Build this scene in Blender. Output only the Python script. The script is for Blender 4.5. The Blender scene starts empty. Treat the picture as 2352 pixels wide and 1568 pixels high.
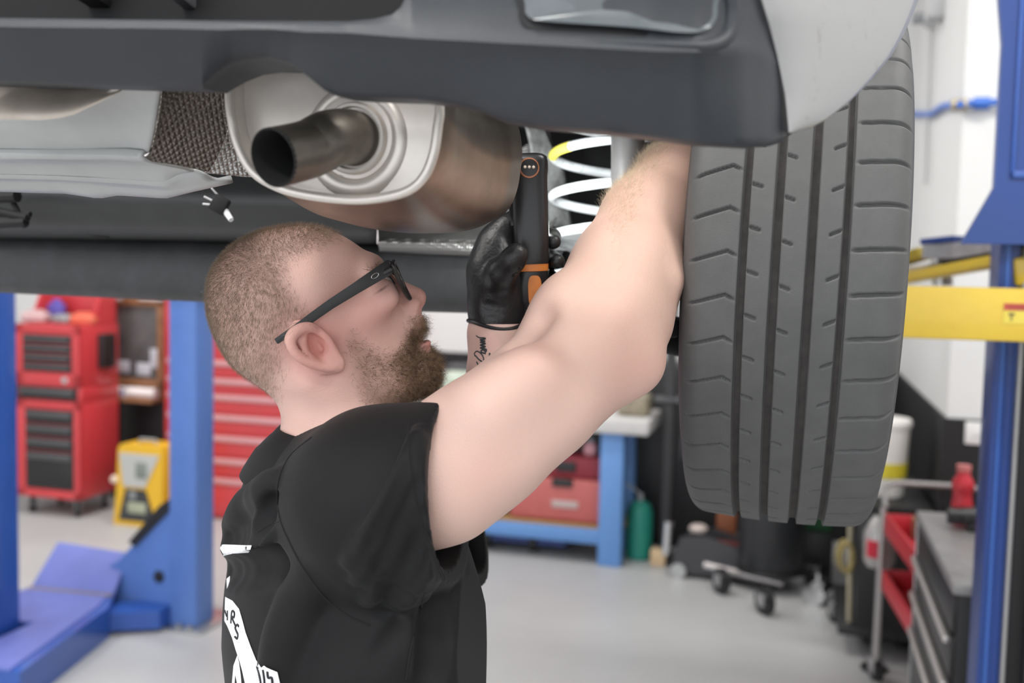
import bpy, bmesh, math, random, time
import numpy as np
from math import sin, cos, pi, radians, sqrt, exp, atan2
from mathutils import Vector, Matrix
from mathutils.bvhtree import BVHTree

scene = bpy.context.scene
COL = scene.collection
random.seed(7)
RNG = np.random.default_rng(11)

# ------------------------------------------------------------------ camera
CAM_H = 1.78
F = 2352 * 35 / 36.0
PIT, ROLL, TH = radians(-4.0), radians(1.25), radians(16.0)
cd = bpy.data.cameras.new('camera')
cam = bpy.data.objects.new('camera', cd)
COL.objects.link(cam)
cd.lens, cd.sensor_width, cd.sensor_fit = 35, 36, 'HORIZONTAL'
cd.clip_start, cd.clip_end = 0.05, 100
cd.dof.use_dof = True
cd.dof.focus_distance = 1.03
cd.dof.aperture_fstop = 3.6
cam.matrix_world = Matrix.Translation((0, 0, CAM_H)) @ Matrix.Rotation(radians(90) + PIT, 4, 'X') @ Matrix.Rotation(ROLL, 4, 'Z')
scene.camera = cam

# ------------------------------------------------------------------ world, lamps, exposure
scene.view_settings.view_transform = 'Standard'
scene.view_settings.look = 'None'
scene.view_settings.gamma = 1
scene.view_settings.use_curve_mapping = False
scene.view_settings.exposure = 0.42
scene.cycles.use_denoising = True
scene.cycles.max_bounces = 8
w = bpy.data.worlds.new('daylight outside the open bay')
scene.world = w
w.use_nodes = True
w.node_tree.nodes['Background'].inputs[0].default_value = (0.93, 0.96, 1.0, 1)
w.node_tree.nodes['Background'].inputs[1].default_value = 1.65


def RM(a, b, z=0.0):
    """point in the room's own frame (a along the back wall, b into the room)"""
    return Vector((a * cos(TH) + b * sin(TH), -a * sin(TH) + b * cos(TH), z))


def lamp(a, b, z, sx, sy, power, color=(1, 0.98, 0.95)):
    l = bpy.data.lights.new('ceiling_lamp', 'AREA')
    l.shape = 'RECTANGLE'
    l.size, l.size_y, l.energy, l.color = sx, sy, power, color
    o = bpy.data.objects.new('ceiling_lamp', l)
    COL.objects.link(o)
    o.location = RM(a, b, z)
    o.rotation_euler = (0, 0, -TH)
    return o


for la, lb in ((-4.2, 3.2), (-1.6, 4.6), (-4.2, 5.6), (-1.6, 0.2), (1.6, 0.6), (1.2, 3.0), (-4.2, 0.4), (-0.4, -1.8)):
    lamp(la, lb, 4.28, 1.4, 0.4, 52)

# ------------------------------------------------------------------ pixel <-> world helpers
_f = np.array([0, cos(PIT), sin(PIT)])
_u0 = np.array([0, -sin(PIT), cos(PIT)])
_r0 = np.array([1.0, 0, 0])
_r = cos(ROLL) * _r0 + sin(ROLL) * _u0
_u = -sin(ROLL) * _r0 + cos(ROLL) * _u0
CAMP = np.array([0, 0, CAM_H])


def ray(x, y):
    return _f * F + _r * (x - 1176) + _u * (784 - y)


def at(x, y, Y):
    """the point seen at pixel x, y that stands Y metres in front of the camera"""
    d = ray(x, y)
    return CAMP + d * (Y / d[1])


def on_plane(x, y, p, n):
    d = ray(x, y)
    return CAMP + d * (np.dot(np.array(p) - CAMP, n) / np.dot(d, n))


# ------------------------------------------------------------------ object helpers
def world_of(o):
    if o is None:
        return Matrix.Identity(4)
    return world_of(o.parent) @ o.matrix_parent_inverse @ o.matrix_basis


def tag(o, label=None, cat=None, group=None, kind=None):
    for k, v in (('label', label), ('category', cat), ('group', group), ('kind', kind)):
        if v:
            o[k] = v
    return o


def thing(name, label, cat, loc=(0, 0, 0), rotz=0.0, group=None):
    o = bpy.data.objects.new(name, None)
    COL.objects.link(o)
    o.empty_display_size = 0.1
    o.location = loc
    o.rotation_euler = (0, 0, rotz)
    return tag(o, label, cat, group)


def rthing(name, label, cat, a, b, z=0.0, rot=0.0, group=None):
    return thing(name, label, cat, RM(a, b, z), -TH + rot, group)


def link(o, parent=None, world=False):
    COL.objects.link(o)
    if parent is not None:
        o.parent = parent
        if world:
            o.matrix_parent_inverse = world_of(parent).inverted()
    return o


def mesh_obj(name, V, Fc, mat, parent=None, world=False, smooth=True):
    me = bpy.data.meshes.new(name)
    if isinstance(V, np.ndarray) and isinstance(Fc, np.ndarray):
        k = Fc.shape[1]
        me.vertices.add(len(V))
        me.vertices.foreach_set('co', np.ascontiguousarray(V, np.float32).ravel())
        me.loops.add(Fc.size)
        me.loops.foreach_set('vertex_index', np.ascontiguousarray(Fc, np.int32).ravel())
        me.polygons.add(len(Fc))
        me.polygons.foreach_set('loop_start', np.arange(0, Fc.size, k, dtype=np.int32))
        me.update(calc_edges=True)
        me.validate()
    else:
        me.from_pydata([tuple(v) for v in V], [], [tuple(f) for f in Fc])
    me.polygons.foreach_set('use_smooth', [smooth] * len(me.polygons))
    if mat:
        me.materials.append(mat)
    o = bpy.data.objects.new(name, me)
    return link(o, parent, world)


def sharp(o, deg=35):
    """mark edges sharper than deg so smooth shading keeps corners"""
    bm = bmesh.new()
    bm.from_mesh(o.data)
    for e in bm.edges:
        if len(e.link_faces) == 2 and e.calc_face_angle(0) > radians(deg):
            e.smooth = False
    bm.to_mesh(o.data)
    bm.free()
    return o


def copy_tree(o, parent=None):
    c = o.copy()
    COL.objects.link(c)
    if parent is not None:
        c.parent = parent
        c.matrix_parent_inverse = o.matrix_parent_inverse.copy()
    for ch in list(o.children):
        copy_tree(ch, c)
    return c


class MB:
    """collects shapes, builds ONE mesh object"""

    def __init__(s):
        s.V, s.F = [], []

    def add(s, V, Fc):
        n = len(s.V)
        s.V += [tuple(v) for v in V]
        s.F += [tuple(i + n for i in f) for f in Fc]
        return s

    def box(s, x0, x1, y0, y1, z0, z1, bev=0.0, seg=2, M=None):
        bm = bmesh.new()
        bmesh.ops.create_cube(bm, size=1)
        for v in bm.verts:
            v.co = Vector(((x0 + x1) / 2 + v.co.x * (x1 - x0), (y0 + y1) / 2 + v.co.y * (y1 - y0), (z0 + z1) / 2 + v.co.z * (z1 - z0)))
        if bev:
            bmesh.ops.bevel(bm, geom=bm.edges[:], offset=bev, segments=seg, affect='EDGES', profile=0.5)
        if M is not None:
            bm.transform(M)
        s.addbm(bm)
        return s

    def addbm(s, bm):
        bm.verts.index_update()
        s.add([v.co.copy() for v in bm.verts], [[v.index for v in f.verts] for f in bm.faces])
        bm.free()

    def cyl(s, p0, p1, r0, r1=None, n=24, caps=True):
        r1 = r0 if r1 is None else r1
        p0, p1 = Vector(p0), Vector(p1)
        q = (p1 - p0).to_track_quat('Z', 'Y')
        V = []
        for p, r in ((p0, r0), (p1, r1)):
            for i in range(n):
                a = 2 * pi * i / n
                V.append(p + q @ Vector((r * cos(a), r * sin(a), 0)))
        Fc = [[i, (i + 1) % n, n + (i + 1) % n, n + i] for i in range(n)]
        if caps:
            Fc += [list(range(n))[::-1], list(range(n, 2 * n))]
        return s.add(V, Fc)

    def tube(s, pts, r, n=10, closed=False, caps=True):
        pts = [Vector(p) for p in pts]
        m = len(pts)
        rr = r if isinstance(r, (list, tuple)) else [r] * m
        V = []
        up = None
        for i, p in enumerate(pts):
            a = pts[(i - 1) % m] if (i > 0 or closed) else p
            b = pts[(i + 1) % m] if (i < m - 1 or closed) else p
            t = (b - a).normalized()
            if up is None:
                up = t.orthogonal().normalized()
            up = (up - t * up.dot(t)).normalized()
            side = t.cross(up)
            for k in range(n):
                an = 2 * pi * k / n
                V.append(p + (up * cos(an) + side * sin(an)) * rr[i])
        Fc = []
        for i in range(m if closed else m - 1):
            j = (i + 1) % m
            for k in range(n):
                Fc.append([i * n + k, i * n + (k + 1) % n, j * n + (k + 1) % n, j * n + k])
        if caps and not closed:
            Fc += [list(range(n))[::-1], list(range((m - 1) * n, m * n))]
        return s.add(V, Fc)

    def lathe(s, prof, M=None, n=32, close=True):
        """prof: (radius, height) pairs turned about local Z"""
        M = M or Matrix.Identity(4)
        m = len(prof)
        V = []
        for i in range(n):
            a = 2 * pi * i / n
            for r, z in prof:
                V.append(M @ Vector((r * cos(a), r * sin(a), z)))
        Fc = []
        for i in range(n):
            j = (i + 1) % n
            for k in range(m - 1):
                Fc.append([i * m + k, j * m + k, j * m + k + 1, i * m + k + 1])
        return s.add(V, Fc)

    def prism(s, poly, o, ex, ey, ez, d):
        """2D polygon in the ex, ey plane through o, pushed d along ez"""
        o, ex, ey, ez = Vector(o), Vector(ex), Vector(ey), Vector(ez)
        n = len(poly)
        V = [o + ex * x + ey * y for x, y in poly] + [o + ex * x + ey * y + ez * d for x, y in poly]
        Fc = [[i, (i + 1) % n, n + (i + 1) % n, n + i] for i in range(n)] + [list(range(n))[::-1], list(range(n, 2 * n))]
        return s.add(V, Fc)

    def grid(s, rows, closed=False):
        n, m = len(rows), len(rows[0])
        V = [p for r in rows for p in r]
        Fc = []
        for i in range(n - 1):
            for j in range(m if closed else m - 1):
                k = (j + 1) % m
                Fc.append([i * m + j, i * m + k, (i + 1) * m + k, (i + 1) * m + j])
        return s.add(V, Fc)

    def build(s, name, mat, parent=None, world=False, smooth=True, sharpen=35):
        o = mesh_obj(name, s.V, s.F, mat, parent, world, smooth)
        bm = bmesh.new()
        bm.from_mesh(o.data)
        bmesh.ops.remove_doubles(bm, verts=bm.verts[:], dist=1e-6)
        bmesh.ops.recalc_face_normals(bm, faces=bm.faces[:])
        bm.to_mesh(o.data)
        bm.free()
        if smooth and sharpen:
            sharp(o, sharpen)
        return o


# ------------------------------------------------------------------ materials
def mat(name, color, rough=0.5, metal=0.0, var=0.0, scale=30.0, bump=0.0, bscale=200.0, emit=None, estr=0.0, spec=0.5, coat=0.0, color2=None, alpha=None, sss=0.0, thr=None):
    m = bpy.data.materials.new(name)
    m.use_nodes = True
    nt = m.node_tree
    b = nt.nodes['Principled BSDF']
    c = tuple(color) + (1,)
    b.inputs['Base Color'].default_value = c
    b.inputs['Roughness'].default_value = rough
    b.inputs['Metallic'].default_value = metal
    b.inputs['Specular IOR Level'].default_value = spec
    b.inputs['Coat Weight'].default_value = coat
    if sss:
        b.inputs['Subsurface Weight'].default_value = sss
        b.inputs['Subsurface Radius'].default_value = (1.0, 0.35, 0.2)
        b.inputs['Subsurface Scale'].default_value = 0.006
    tc = nt.nodes.new('ShaderNodeTexCoord')
    if var or color2:
        nz = nt.nodes.new('ShaderNodeTexNoise')
        nz.inputs['Scale'].default_value = scale
        nz.inputs['Detail'].default_value = 5
        nz.inputs['Roughness'].default_value = 0.65
        nt.links.new(tc.outputs['Object'], nz.inputs['Vector'])
        rp = nt.nodes.new('ShaderNodeValToRGB')
        if color2:
            lo, hi = thr or (0.35, 0.65)
            rp.color_ramp.elements[0].position, rp.color_ramp.elements[1].position = lo, hi
            rp.color_ramp.elements[0].color = c
            rp.color_ramp.elements[1].color = tuple(color2) + (1,)
        else:
            rp.color_ramp.elements[0].position, rp.color_ramp.elements[1].position = 0.3, 0.7
            rp.color_ramp.elements[0].color = tuple(x * (1 - var) for x in color) + (1,)
            rp.color_ramp.elements[1].color = tuple(min(1, x * (1 + var)) for x in color) + (1,)
        nt.links.new(nz.outputs['Fac'], rp.inputs['Fac'])
        nt.links.new(rp.outputs['Color'], b.inputs['Base Color'])
    if bump:
        n2 = nt.nodes.new('ShaderNodeTexNoise')
        n2.inputs['Scale'].default_value = bscale
        n2.inputs['Detail'].default_value = 3
        nt.links.new(tc.outputs['Object'], n2.inputs['Vector'])
        bp = nt.nodes.new('ShaderNodeBump')
        bp.inputs['Strength'].default_value = bump
        bp.inputs['Distance'].default_value = 0.002
        nt.links.new(n2.outputs['Fac'], bp.inputs['Height'])
        nt.links.new(bp.outputs['Normal'], b.inputs['Normal'])
    if emit:
        b.inputs['Emission Color'].default_value = tuple(emit) + (1,)
        b.inputs['Emission Strength'].default_value = estr
    if alpha is not None:
        b.inputs['Alpha'].default_value = alpha
    return m


# ------------------------------------------------------------------ signed-distance modelling
class Field:
    """a box of distance samples; shapes are blended in with smooth union / cut"""

    def __init__(s, lo, hi, h):
        s.lo = np.array(lo, np.float32)
        s.h = h
        s.n = np.ceil((np.array(hi) - np.array(lo)) / h).astype(int) + 1
        s.D = np.full(s.n, 0.05, np.float32)

    def sub(s, lo, hi):
        i0 = np.clip(np.floor((np.array(lo) - s.lo) / s.h).astype(int), 0, s.n)
        i1 = np.clip(np.ceil((np.array(hi) - s.lo) / s.h).astype(int) + 1, 0, s.n)
        sl = tuple(slice(a, b) for a, b in zip(i0, i1))
        ax = [s.lo[k] + s.h * np.arange(i0[k], i1[k], dtype=np.float32) for k in range(3)]
        return sl, ax[0][:, None, None], ax[1][None, :, None], ax[2][None, None, :]

    def blend(s, sl, d, k, op):
        D = s.D[sl]
        if D.size == 0:
            return
        if op == 'cut':
            d = -d
            if k > 0:
                h = np.maximum(k - np.abs(D - d), 0) / k
                s.D[sl] = np.maximum(D, d) + h * h * k * 0.25
            else:
                s.D[sl] = np.maximum(D, d)
        else:
            if k > 0:
                h = np.maximum(k - np.abs(D - d), 0) / k
                s.D[sl] = np.minimum(D, d) - h * h * k * 0.25
            else:
                s.D[sl] = np.minimum(D, d)

    def cone(s, a, b, ra, rb, k=0.01, op='add', squash=None):
        """tapered capsule; squash=(axis, factor) flattens it across one direction"""
        a, b = np.array(a, float), np.array(b, float)
        m = max(ra, rb) * (1.0 if squash is None else max(1, 1 / squash[1])) + k + 0.012
        sl, x, y, z = s.sub(np.minimum(a, b) - m, np.maximum(a, b) + m)
        v = b - a
        L = max(v.dot(v), 1e-9)
        px_, py_, pz_ = x - a[0], y - a[1], z - a[2]
        t = np.clip((px_ * v[0] + py_ * v[1] + pz_ * v[2]) / L, 0, 1)
        dx, dy, dz = px_ - t * v[0], py_ - t * v[1], pz_ - t * v[2]
        d2 = dx * dx + dy * dy + dz * dz
        if squash is not None:
            n = np.array(squash[0], float)
            n /= np.linalg.norm(n)
            q = dx * n[0] + dy * n[1] + dz * n[2]
            d2 = d2 + q * q * (squash[1] ** 2 - 1)
        s.blend(sl, (np.sqrt(d2) - (ra + t * (rb - ra))).astype(np.float32), k, op)
        return s

    def chain(s, pts, k=0.01, op='add', squash=None):
        for (p, r), (q, t) in zip(pts[:-1], pts[1:]):
            s.cone(p, q, r, t, k, op, squash)
        return s

    def ell(s, c, R, axes=None, k=0.01, op='add'):
        c = np.array(c, float)
        R = np.array(R, float)
        A = np.eye(3) if axes is None else np.array([np.array(q, float) / np.linalg.norm(q) for q in axes])
        ext = np.abs(A.T) @ R + k + 0.012
        sl, x, y, z = s.sub(c - ext, c + ext)
        px_, py_, pz_ = x - c[0], y - c[1], z - c[2]
        k0 = 0
        k1 = 0
        for i in range(3):
            q = px_ * A[i, 0] + py_ * A[i, 1] + pz_ * A[i, 2]
            k0 = k0 + (q / R[i]) ** 2
            k1 = k1 + (q / R[i] ** 2) ** 2
        k0 = np.sqrt(k0)
        d = k0 * (k0 - 1) / np.maximum(np.sqrt(k1), 1e-6)
        s.blend(sl, d.astype(np.float32), k, op)
        return s

    def half(s, p, n, lo, hi, k=0.0):
        """cut away everything on the n side of the plane through p, inside lo..hi"""
        p, n = np.array(p, float), np.array(n, float)
        n /= np.linalg.norm(n)
        sl, x, y, z = s.sub(lo, hi)
        d = (x - p[0]) * n[0] + (y - p[1]) * n[1] + (z - p[2]) * n[2]
        s.blend(sl, (-d).astype(np.float32), k, 'cut')
        return s

    def value(s, P):
        P = np.atleast_2d(P)
        g = (P - s.lo) / s.h
        i = np.clip(np.floor(g).astype(int), 0, s.n - 2)
        f = np.clip(g - i, 0, 1)
        out = 0
        for dx in (0, 1):
            for dy in (0, 1):
                for dz in (0, 1):
                    wgt = (f[:, 0] if dx else 1 - f[:, 0]) * (f[:, 1] if dy else 1 - f[:, 1]) * (f[:, 2] if dz else 1 - f[:, 2])
                    out = out + wgt * s.D[i[:, 0] + dx, i[:, 1] + dy, i[:, 2] + dz]
        return out

    def hit(s, x, y, y0, y1):
        """first surface point along the sight line of pixel x, y between depths y0 and y1"""
        Y = np.arange(y0, y1, s.h * 0.5)
        d = ray(x, y)
        P = CAMP + d[None, :] * (Y / d[1])[:, None]
        v = s.value(P)
        k = np.nonzero(v < 0)[0]
        if len(k) == 0:
            return None
        k = k[0]
        if k == 0:
            return P[0]
        t = v[k - 1] / (v[k - 1] - v[k])
        return P[k - 1] * (1 - t) + P[k] * t

    def mesh(s):
        D = s.D
        I = D < 0
        S = np.zeros(np.array(D.shape) - 1, np.uint8)
        nx, ny, nz = D.shape
        off = [(a, b, c) for a in (0, 1) for b in (0, 1) for c in (0, 1)]
        for a, b, c in off:
            S += I[a:nx - 1 + a, b:ny - 1 + b, c:nz - 1 + c]
        act = (S > 0) & (S < 8)
        cells = np.argwhere(act)
        idx = np.full(S.shape, -1, np.int32)
        idx[act] = np.arange(len(cells))
        val = np.stack([D[cells[:, 0] + a, cells[:, 1] + b, cells[:, 2] + c] for a, b, c in off], 1)
        acc = np.zeros((len(cells), 3))
        cnt = np.zeros(len(cells))
        offs = np.array(off, float)
        for i in range(8):
            for j in range(i + 1, 8):
                if np.abs(offs[i] - offs[j]).sum() == 1:
                    vi, vj = val[:, i], val[:, j]
                    mk = (vi < 0) != (vj < 0)
                    t = np.where(mk, vi / np.where(vi == vj, 1, vi - vj), 0)
                    p = offs[i] + t[:, None] * (offs[j] - offs[i])
                    acc += np.where(mk[:, None], p, 0)
                    cnt += mk
        V = s.lo + (cells + acc / cnt[:, None]) * s.h
        Q = []
        for ax in range(3):
            sl0 = [slice(None)] * 3
            sl1 = [slice(None)] * 3
            sl0[ax], sl1[ax] = slice(0, -1), slice(1, None)
            ch = I[tuple(sl0)] != I[tuple(sl1)]
            b, c = [k for k in range(3) if k != ax]
            e = np.argwhere(ch)
            lim = np.array(S.shape)
            ok = (e[:, b] > 0) & (e[:, c] > 0) & (e[:, b] < lim[b]) & (e[:, c] < lim[c])
            e = e[ok]
            ids = []
            for db, dc in ((0, 0), (-1, 0), (-1, -1), (0, -1)):
                q = e.copy()
                q[:, b] += db
                q[:, c] += dc
                ids.append(idx[q[:, 0], q[:, 1], q[:, 2]])
            q = np.stack(ids, 1)
            flip = I[e[:, 0], e[:, 1], e[:, 2]]
            if ax == 1:
                flip = ~flip
            q[flip] = q[flip][:, ::-1]
            Q.append(q)
        return V, np.concatenate(Q)[:, ::-1].copy()


def catmull(pts, n=6, closed=True):
    P = np.array(pts, float)
    m = len(P)
    out = []
    for i in range(m if closed else m - 1):
        if closed:
            a, b, c, d = P[i - 1], P[i], P[(i + 1) % m], P[(i + 2) % m]
        else:
            a, b, c, d = P[max(i - 1, 0)], P[i], P[i + 1], P[min(i + 2, m - 1)]
        for k in range(n):
            t = k / n
            out.append(0.5 * ((2 * b) + (-a + c) * t + (2 * a - 5 * b + 4 * c - d) * t * t + (-a + 3 * b - 3 * c + d) * t ** 3))
    if not closed:
        out.append(P[-1])
    return np.array(out)


def poly_sd(P, X, Y):
    """signed distance from X, Y (arrays) to closed polygon P, negative inside"""
    d = np.full(X.shape, 1e9)
    ins = np.zeros(X.shape, bool)
    n = len(P)
    for i in range(n):
        a, b = P[i], P[(i + 1) % n]
        e = b - a
        wx, wy = X - a[0], Y - a[1]
        t = np.clip((wx * e[0] + wy * e[1]) / max(e.dot(e), 1e-12), 0, 1)
        d = np.minimum(d, (wx - t * e[0]) ** 2 + (wy - t * e[1]) ** 2)
        c = (a[1] > Y) != (b[1] > Y)
        if e[1] != 0:
            ins ^= c & (X < a[0] + (Y - a[1]) * e[0] / e[1])
    d = np.sqrt(d)
    return np.where(ins, -d, d)


def project(P):
    q = np.asarray(P) - CAMP
    dz = q @ _f
    return np.stack([1176 + F * (q @ _r) / dz, 784 - F * (q @ _u) / dz], -1)


def sstep(x, a, b):
    t = np.clip((x - a) / (b - a), 0, 1)
    return t * t * (3 - 2 * t)


# ================================================================== the room
def struct(name, mb, m, smooth=False):
    o = mb.build(name, m, None, smooth=smooth)
    o['kind'] = 'structure'
    return o


def rbox(mb, a0, a1, b0, b1, z0, z1, bev=0.0):
    mb.box(a0, a1, b0, b1, z0, z1, bev, M=Matrix.Rotation(-TH, 4, 'Z'))
    return mb


floor_m = mat('pale grey sealed concrete', (.43, .43, .43), rough=.42, var=.06, scale=1.2)
wall_m = mat('white painted block wall', (.70, .70, .69), rough=.6, var=.015, scale=3)
black_m = mat('black painted wainscot', (.006, .006, .007), rough=.6)
ceil_m = mat('white ceiling panel', (.75, .75, .74), rough=.8)
# block courses of the wall as fine bump
nt = wall_m.node_tree
br = nt.nodes.new('ShaderNodeTexBrick')
br.inputs['Scale'].default_value = 1.0
br.inputs['Brick Width'].default_value = .4
br.inputs['Row Height'].default_value = .2
br.inputs['Mortar Size'].default_value = .006
br.inputs['Color1'].default_value = br.inputs['Color2'].default_value = (1, 1, 1, 1)
br.inputs['Mortar'].default_value = (0, 0, 0, 1)
mp = nt.nodes.new('ShaderNodeMapping')
mp.inputs['Rotation'].default_value = (radians(90), 0, TH)
tcn = [n for n in nt.nodes if n.type == 'TEX_COORD'][0]
nt.links.new(tcn.outputs['Object'], mp.inputs['Vector'])
nt.links.new(mp.outputs['Vector'], br.inputs['Vector'])
bpn = nt.nodes.new('ShaderNodeBump')
bpn.inputs['Strength'].default_value = .25
bpn.inputs['Distance'].default_value = .01
nt.links.new(br.outputs['Color'], bpn.inputs['Height'])
nt.links.new(bpn.outputs['Normal'], nt.nodes['Principled BSDF'].inputs['Normal'])

struct('floor', rbox(MB(), -9, 4, -7, 7.2, -.1, 0), floor_m)
struct('ceiling', rbox(MB(), -9, 4, -4, 7.2, 4.4, 4.5), ceil_m)
struct('wall_back', rbox(MB(), -9, .75, 7.05, 7.2, 0, 4.4), wall_m)
struct('wall_left', rbox(MB(), -9, -8.85, -4, 7.05, 0, 4.4), wall_m)
struct('wall_right', rbox(MB(), .66, .80, 4.88, 7.05, 0, 4.4), wall_m)
struct('wall_corner', rbox(MB(), .66, 3.0, 4.80, 4.885, 0, 4.4), wall_m)
struct('wall_side', rbox(MB(), 2.9, 3.0, -4, 4.80, 0, 4.4), wall_m)
struct('trim_1', rbox(MB(), -9, .66, 7.03, 7.06, 0, 1.17), black_m)
struct('trim_2', rbox(MB(), .645, .67, 4.80, 7.03, 0, 1.17), black_m)
struct('trim_3', rbox(MB(), .645, 2.9, 4.785, 4.81, 0, 1.17), black_m)
struct('trim_4', rbox(MB(), 2.88, 2.91, -4, 4.79, 0, 1.17), black_m)
# ================================================================== the car on the lift
DV = np.array([sin(TH), cos(TH), 0])      # the way the car points
AV = np.array([cos(TH), -sin(TH), 0])     # across it, to its right
car = thing('car', 'white car with a dark grey rear bumper raised overhead on the lift', 'car', Vector(at(1176, 500, 1.6)))


def part(mb, name, m, parent=None, **k):
    return mb.build(name, m, parent or car, True, **k)


plastic_m = mat('grey textured bumper plastic', (.026, .030, .037), rough=.48, var=.10, scale=14, bump=.25, bscale=900)
dark_m = mat('black underside', (.008, .008, .009), rough=.8)
paint_m = mat('dusty white paint', (.34, .34, .345), rough=.35, coat=.3, color2=(.22, .21, .20), scale=38, thr=(.60, .74))
rubber_m = mat('tyre rubber', (.084, .084, .084), rough=.62, var=.10, scale=25, bump=.15, bscale=700)
groove_m = mat('darker groove rubber', (.038, .034, .032), rough=.8, var=.35, scale=60)  # darker rubber for the floors of the tread grooves
steel_m = mat('heat tinted steel', (.66, .615, .57), rough=.42, metal=.6, var=.07, scale=14, bump=.1, bscale=60)
steel_d = mat('brown heated steel', (.30, .265, .225), rough=.36, metal=1, var=.30, scale=7, bump=.08, bscale=40)
pipe_m = mat('sooty tailpipe steel', (.20, .18, .155), rough=.42, metal=.9, var=.25, scale=18)
soot_m = mat('soot', (.006, .006, .006), rough=.9)
panel_m = mat('grey primed floor pan', (.42, .43, .43), rough=.34, var=.08, scale=9)
shield_m = mat('dark dimpled foil', (.17, .15, .13), rough=.42, metal=.85)
silver_f = mat('bright embossed foil', (.52, .51, .50), rough=.36, metal=.9)
tank_m = mat('dark grey plastic tank', (.024, .025, .026), rough=.5, var=.15, scale=20)
beam_m = mat('worn dark grey axle paint', (.036, .037, .038), rough=.5, color2=(.058, .057, .066), scale=16, thr=(.45, .75), bump=.15, bscale=300)
spring_m = mat('white coated spring', (.68, .70, .72), rough=.4, color2=(.36, .37, .38), scale=70, thr=(.52, .75))
damper_m = mat('grey damper tube', (.16, .155, .155), rough=.42, metal=.3, var=.1)

for M_ in (shield_m, silver_f):
    nt = M_.node_tree
    tcn = [n for n in nt.nodes if n.type == 'TEX_COORD'][0]
    vo = nt.nodes.new('ShaderNodeTexVoronoi')
    vo.inputs['Scale'].default_value = 250
    vo.inputs['Randomness'].default_value = .12
    nt.links.new(tcn.outputs['Object'], vo.inputs['Vector'])
    bp = nt.nodes.new('ShaderNodeBump')
    bp.inputs['Strength'].default_value = 1.0
    bp.inputs['Distance'].default_value = .004
    bp.invert = True
    nt.links.new(vo.outputs['Distance'], bp.inputs['Height'])
    nt.links.new(bp.outputs['Normal'], nt.nodes['Principled BSDF'].inputs['Normal'])


def interp(x, pts):
    return float(np.interp(x, [p[0] for p in pts], [p[1] for p in pts]))


# ---- bumper: a thick moulded shell followed along its length
low = [(-80, 188), (0, 190), (200, 195), (465, 203), (482, 186), (500, 170), (530, 150), (560, 140), (620, 133), (670, 148), (710, 178), (745, 207), (775, 221), (850, 226), (950, 229), (1040, 240), (1100, 256), (1160, 281), (1220, 291), (1300, 298), (1400, 306), (1500, 318), (1580, 329), (1700, 335), (1760, 330), (1795, 320), (1812, 303)]
led = [(-80, 44), (0, 46), (400, 50), (600, 55), (800, 60), (950, 72), (1250, 88), (1500, 102), (1650, 104), (1720, 100), (1788, 130)]
depth = [(-80, .755), (0, .745), (600, .715), (1100, .69), (1500, .672), (1600, .676), (1700, .70), (1760, .727), (1815, .765)]
xs = sorted(set(list(range(-80, 1800, 20)) + [p[0] for p in low if p[0] <= 1812]))
bound = lambda y: interp(y, [(-160, 1700), (0, 1750), (60, 1768), (130, 1786), (220, 1804), (305, 1812)])
rows = []
for x in xs:
    yl, yb, Y = interp(x, led), interp(x, low), interp(x, depth)
    r = []
    up = 1 if x > 940 else 0
    fl = sstep(np.array(x), 1480, 1760)
    if up:
        r += [(-160, .012 + .0), (-60, .010), (10, .008), (yl - 26, .008)]
    else:
        e = interp(x, [(-80, 40), (0, 42), (600, 49), (800, 50), (860, 44), (900, 34), (925, 14), (940, -20)])
        r += [(e + 2, .055), (e - 1, .030), (e + 1, .012), (max(e + 3, yl - 12), .007)]
    hgt = yb - yl
    r += [(yl, .002), (yl + min(16, hgt * .15), .000), (yl + min(28, hgt * .22), .004), (yl + hgt * .42, .014), (yl + hgt * .68, .024), (yl + hgt * .90, .034), (yl + hgt * .97, .038), (yb, .045)]
    pts = []
    for y, o in r:
        xx = min(x, bound(y)) if x > 1700 else x
        pts.append(Vector(at(xx, y, Y + o * (1 - .65 * fl))))
    e0 = np.array(pts[-1])
    arch = max(0, 1 - abs(x - 610) / 150)
    bk = .032 + .035 * arch
    pts.append(Vector(e0 + DV * .010 + np.array([0, 0, .0005])))
    pts.append(Vector(e0 + DV * bk + np.array([0, 0, .002])))
    pts.append(Vector(e0 + DV * (bk + .012) + np.array([0, 0, .04])))
    rows.append(pts)
bumper = part(MB().grid(rows), 'rear_bumper', plastic_m, sharpen=36)
bumper.modifiers.new('thick', 'SOLIDIFY').thickness = .003
bumper.modifiers['thick'].offset = -1
# recess above the step of the bumper
mb = MB()
mb.grid([[Vector(at(x, y, .86)) for x in (-200, 300, 700, 1050)] for y in (-260, 0, 120)])
mb.grid([[Vector(at(x, y, Y)) for x in (-200, 300, 700, 1050)] for y, Y in ((50, .80), (66, .86))])
part(mb, 'bumper_recess', dark_m, bumper)
part(MB().box(-.006, .006, -.02, .02, -.004, .08, .003, M=Matrix.Translation(at(421, 0, .845))), 'recess_rib', mat('grey rib', (.10, .10, .11), rough=.5), bumper)
part(MB().box(-.010, .010, -.02, .02, -.004, .08, .003, M=Matrix.Translation(at(217, 0, .85))), 'recess_rib', dark_m, bumper)
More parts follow.
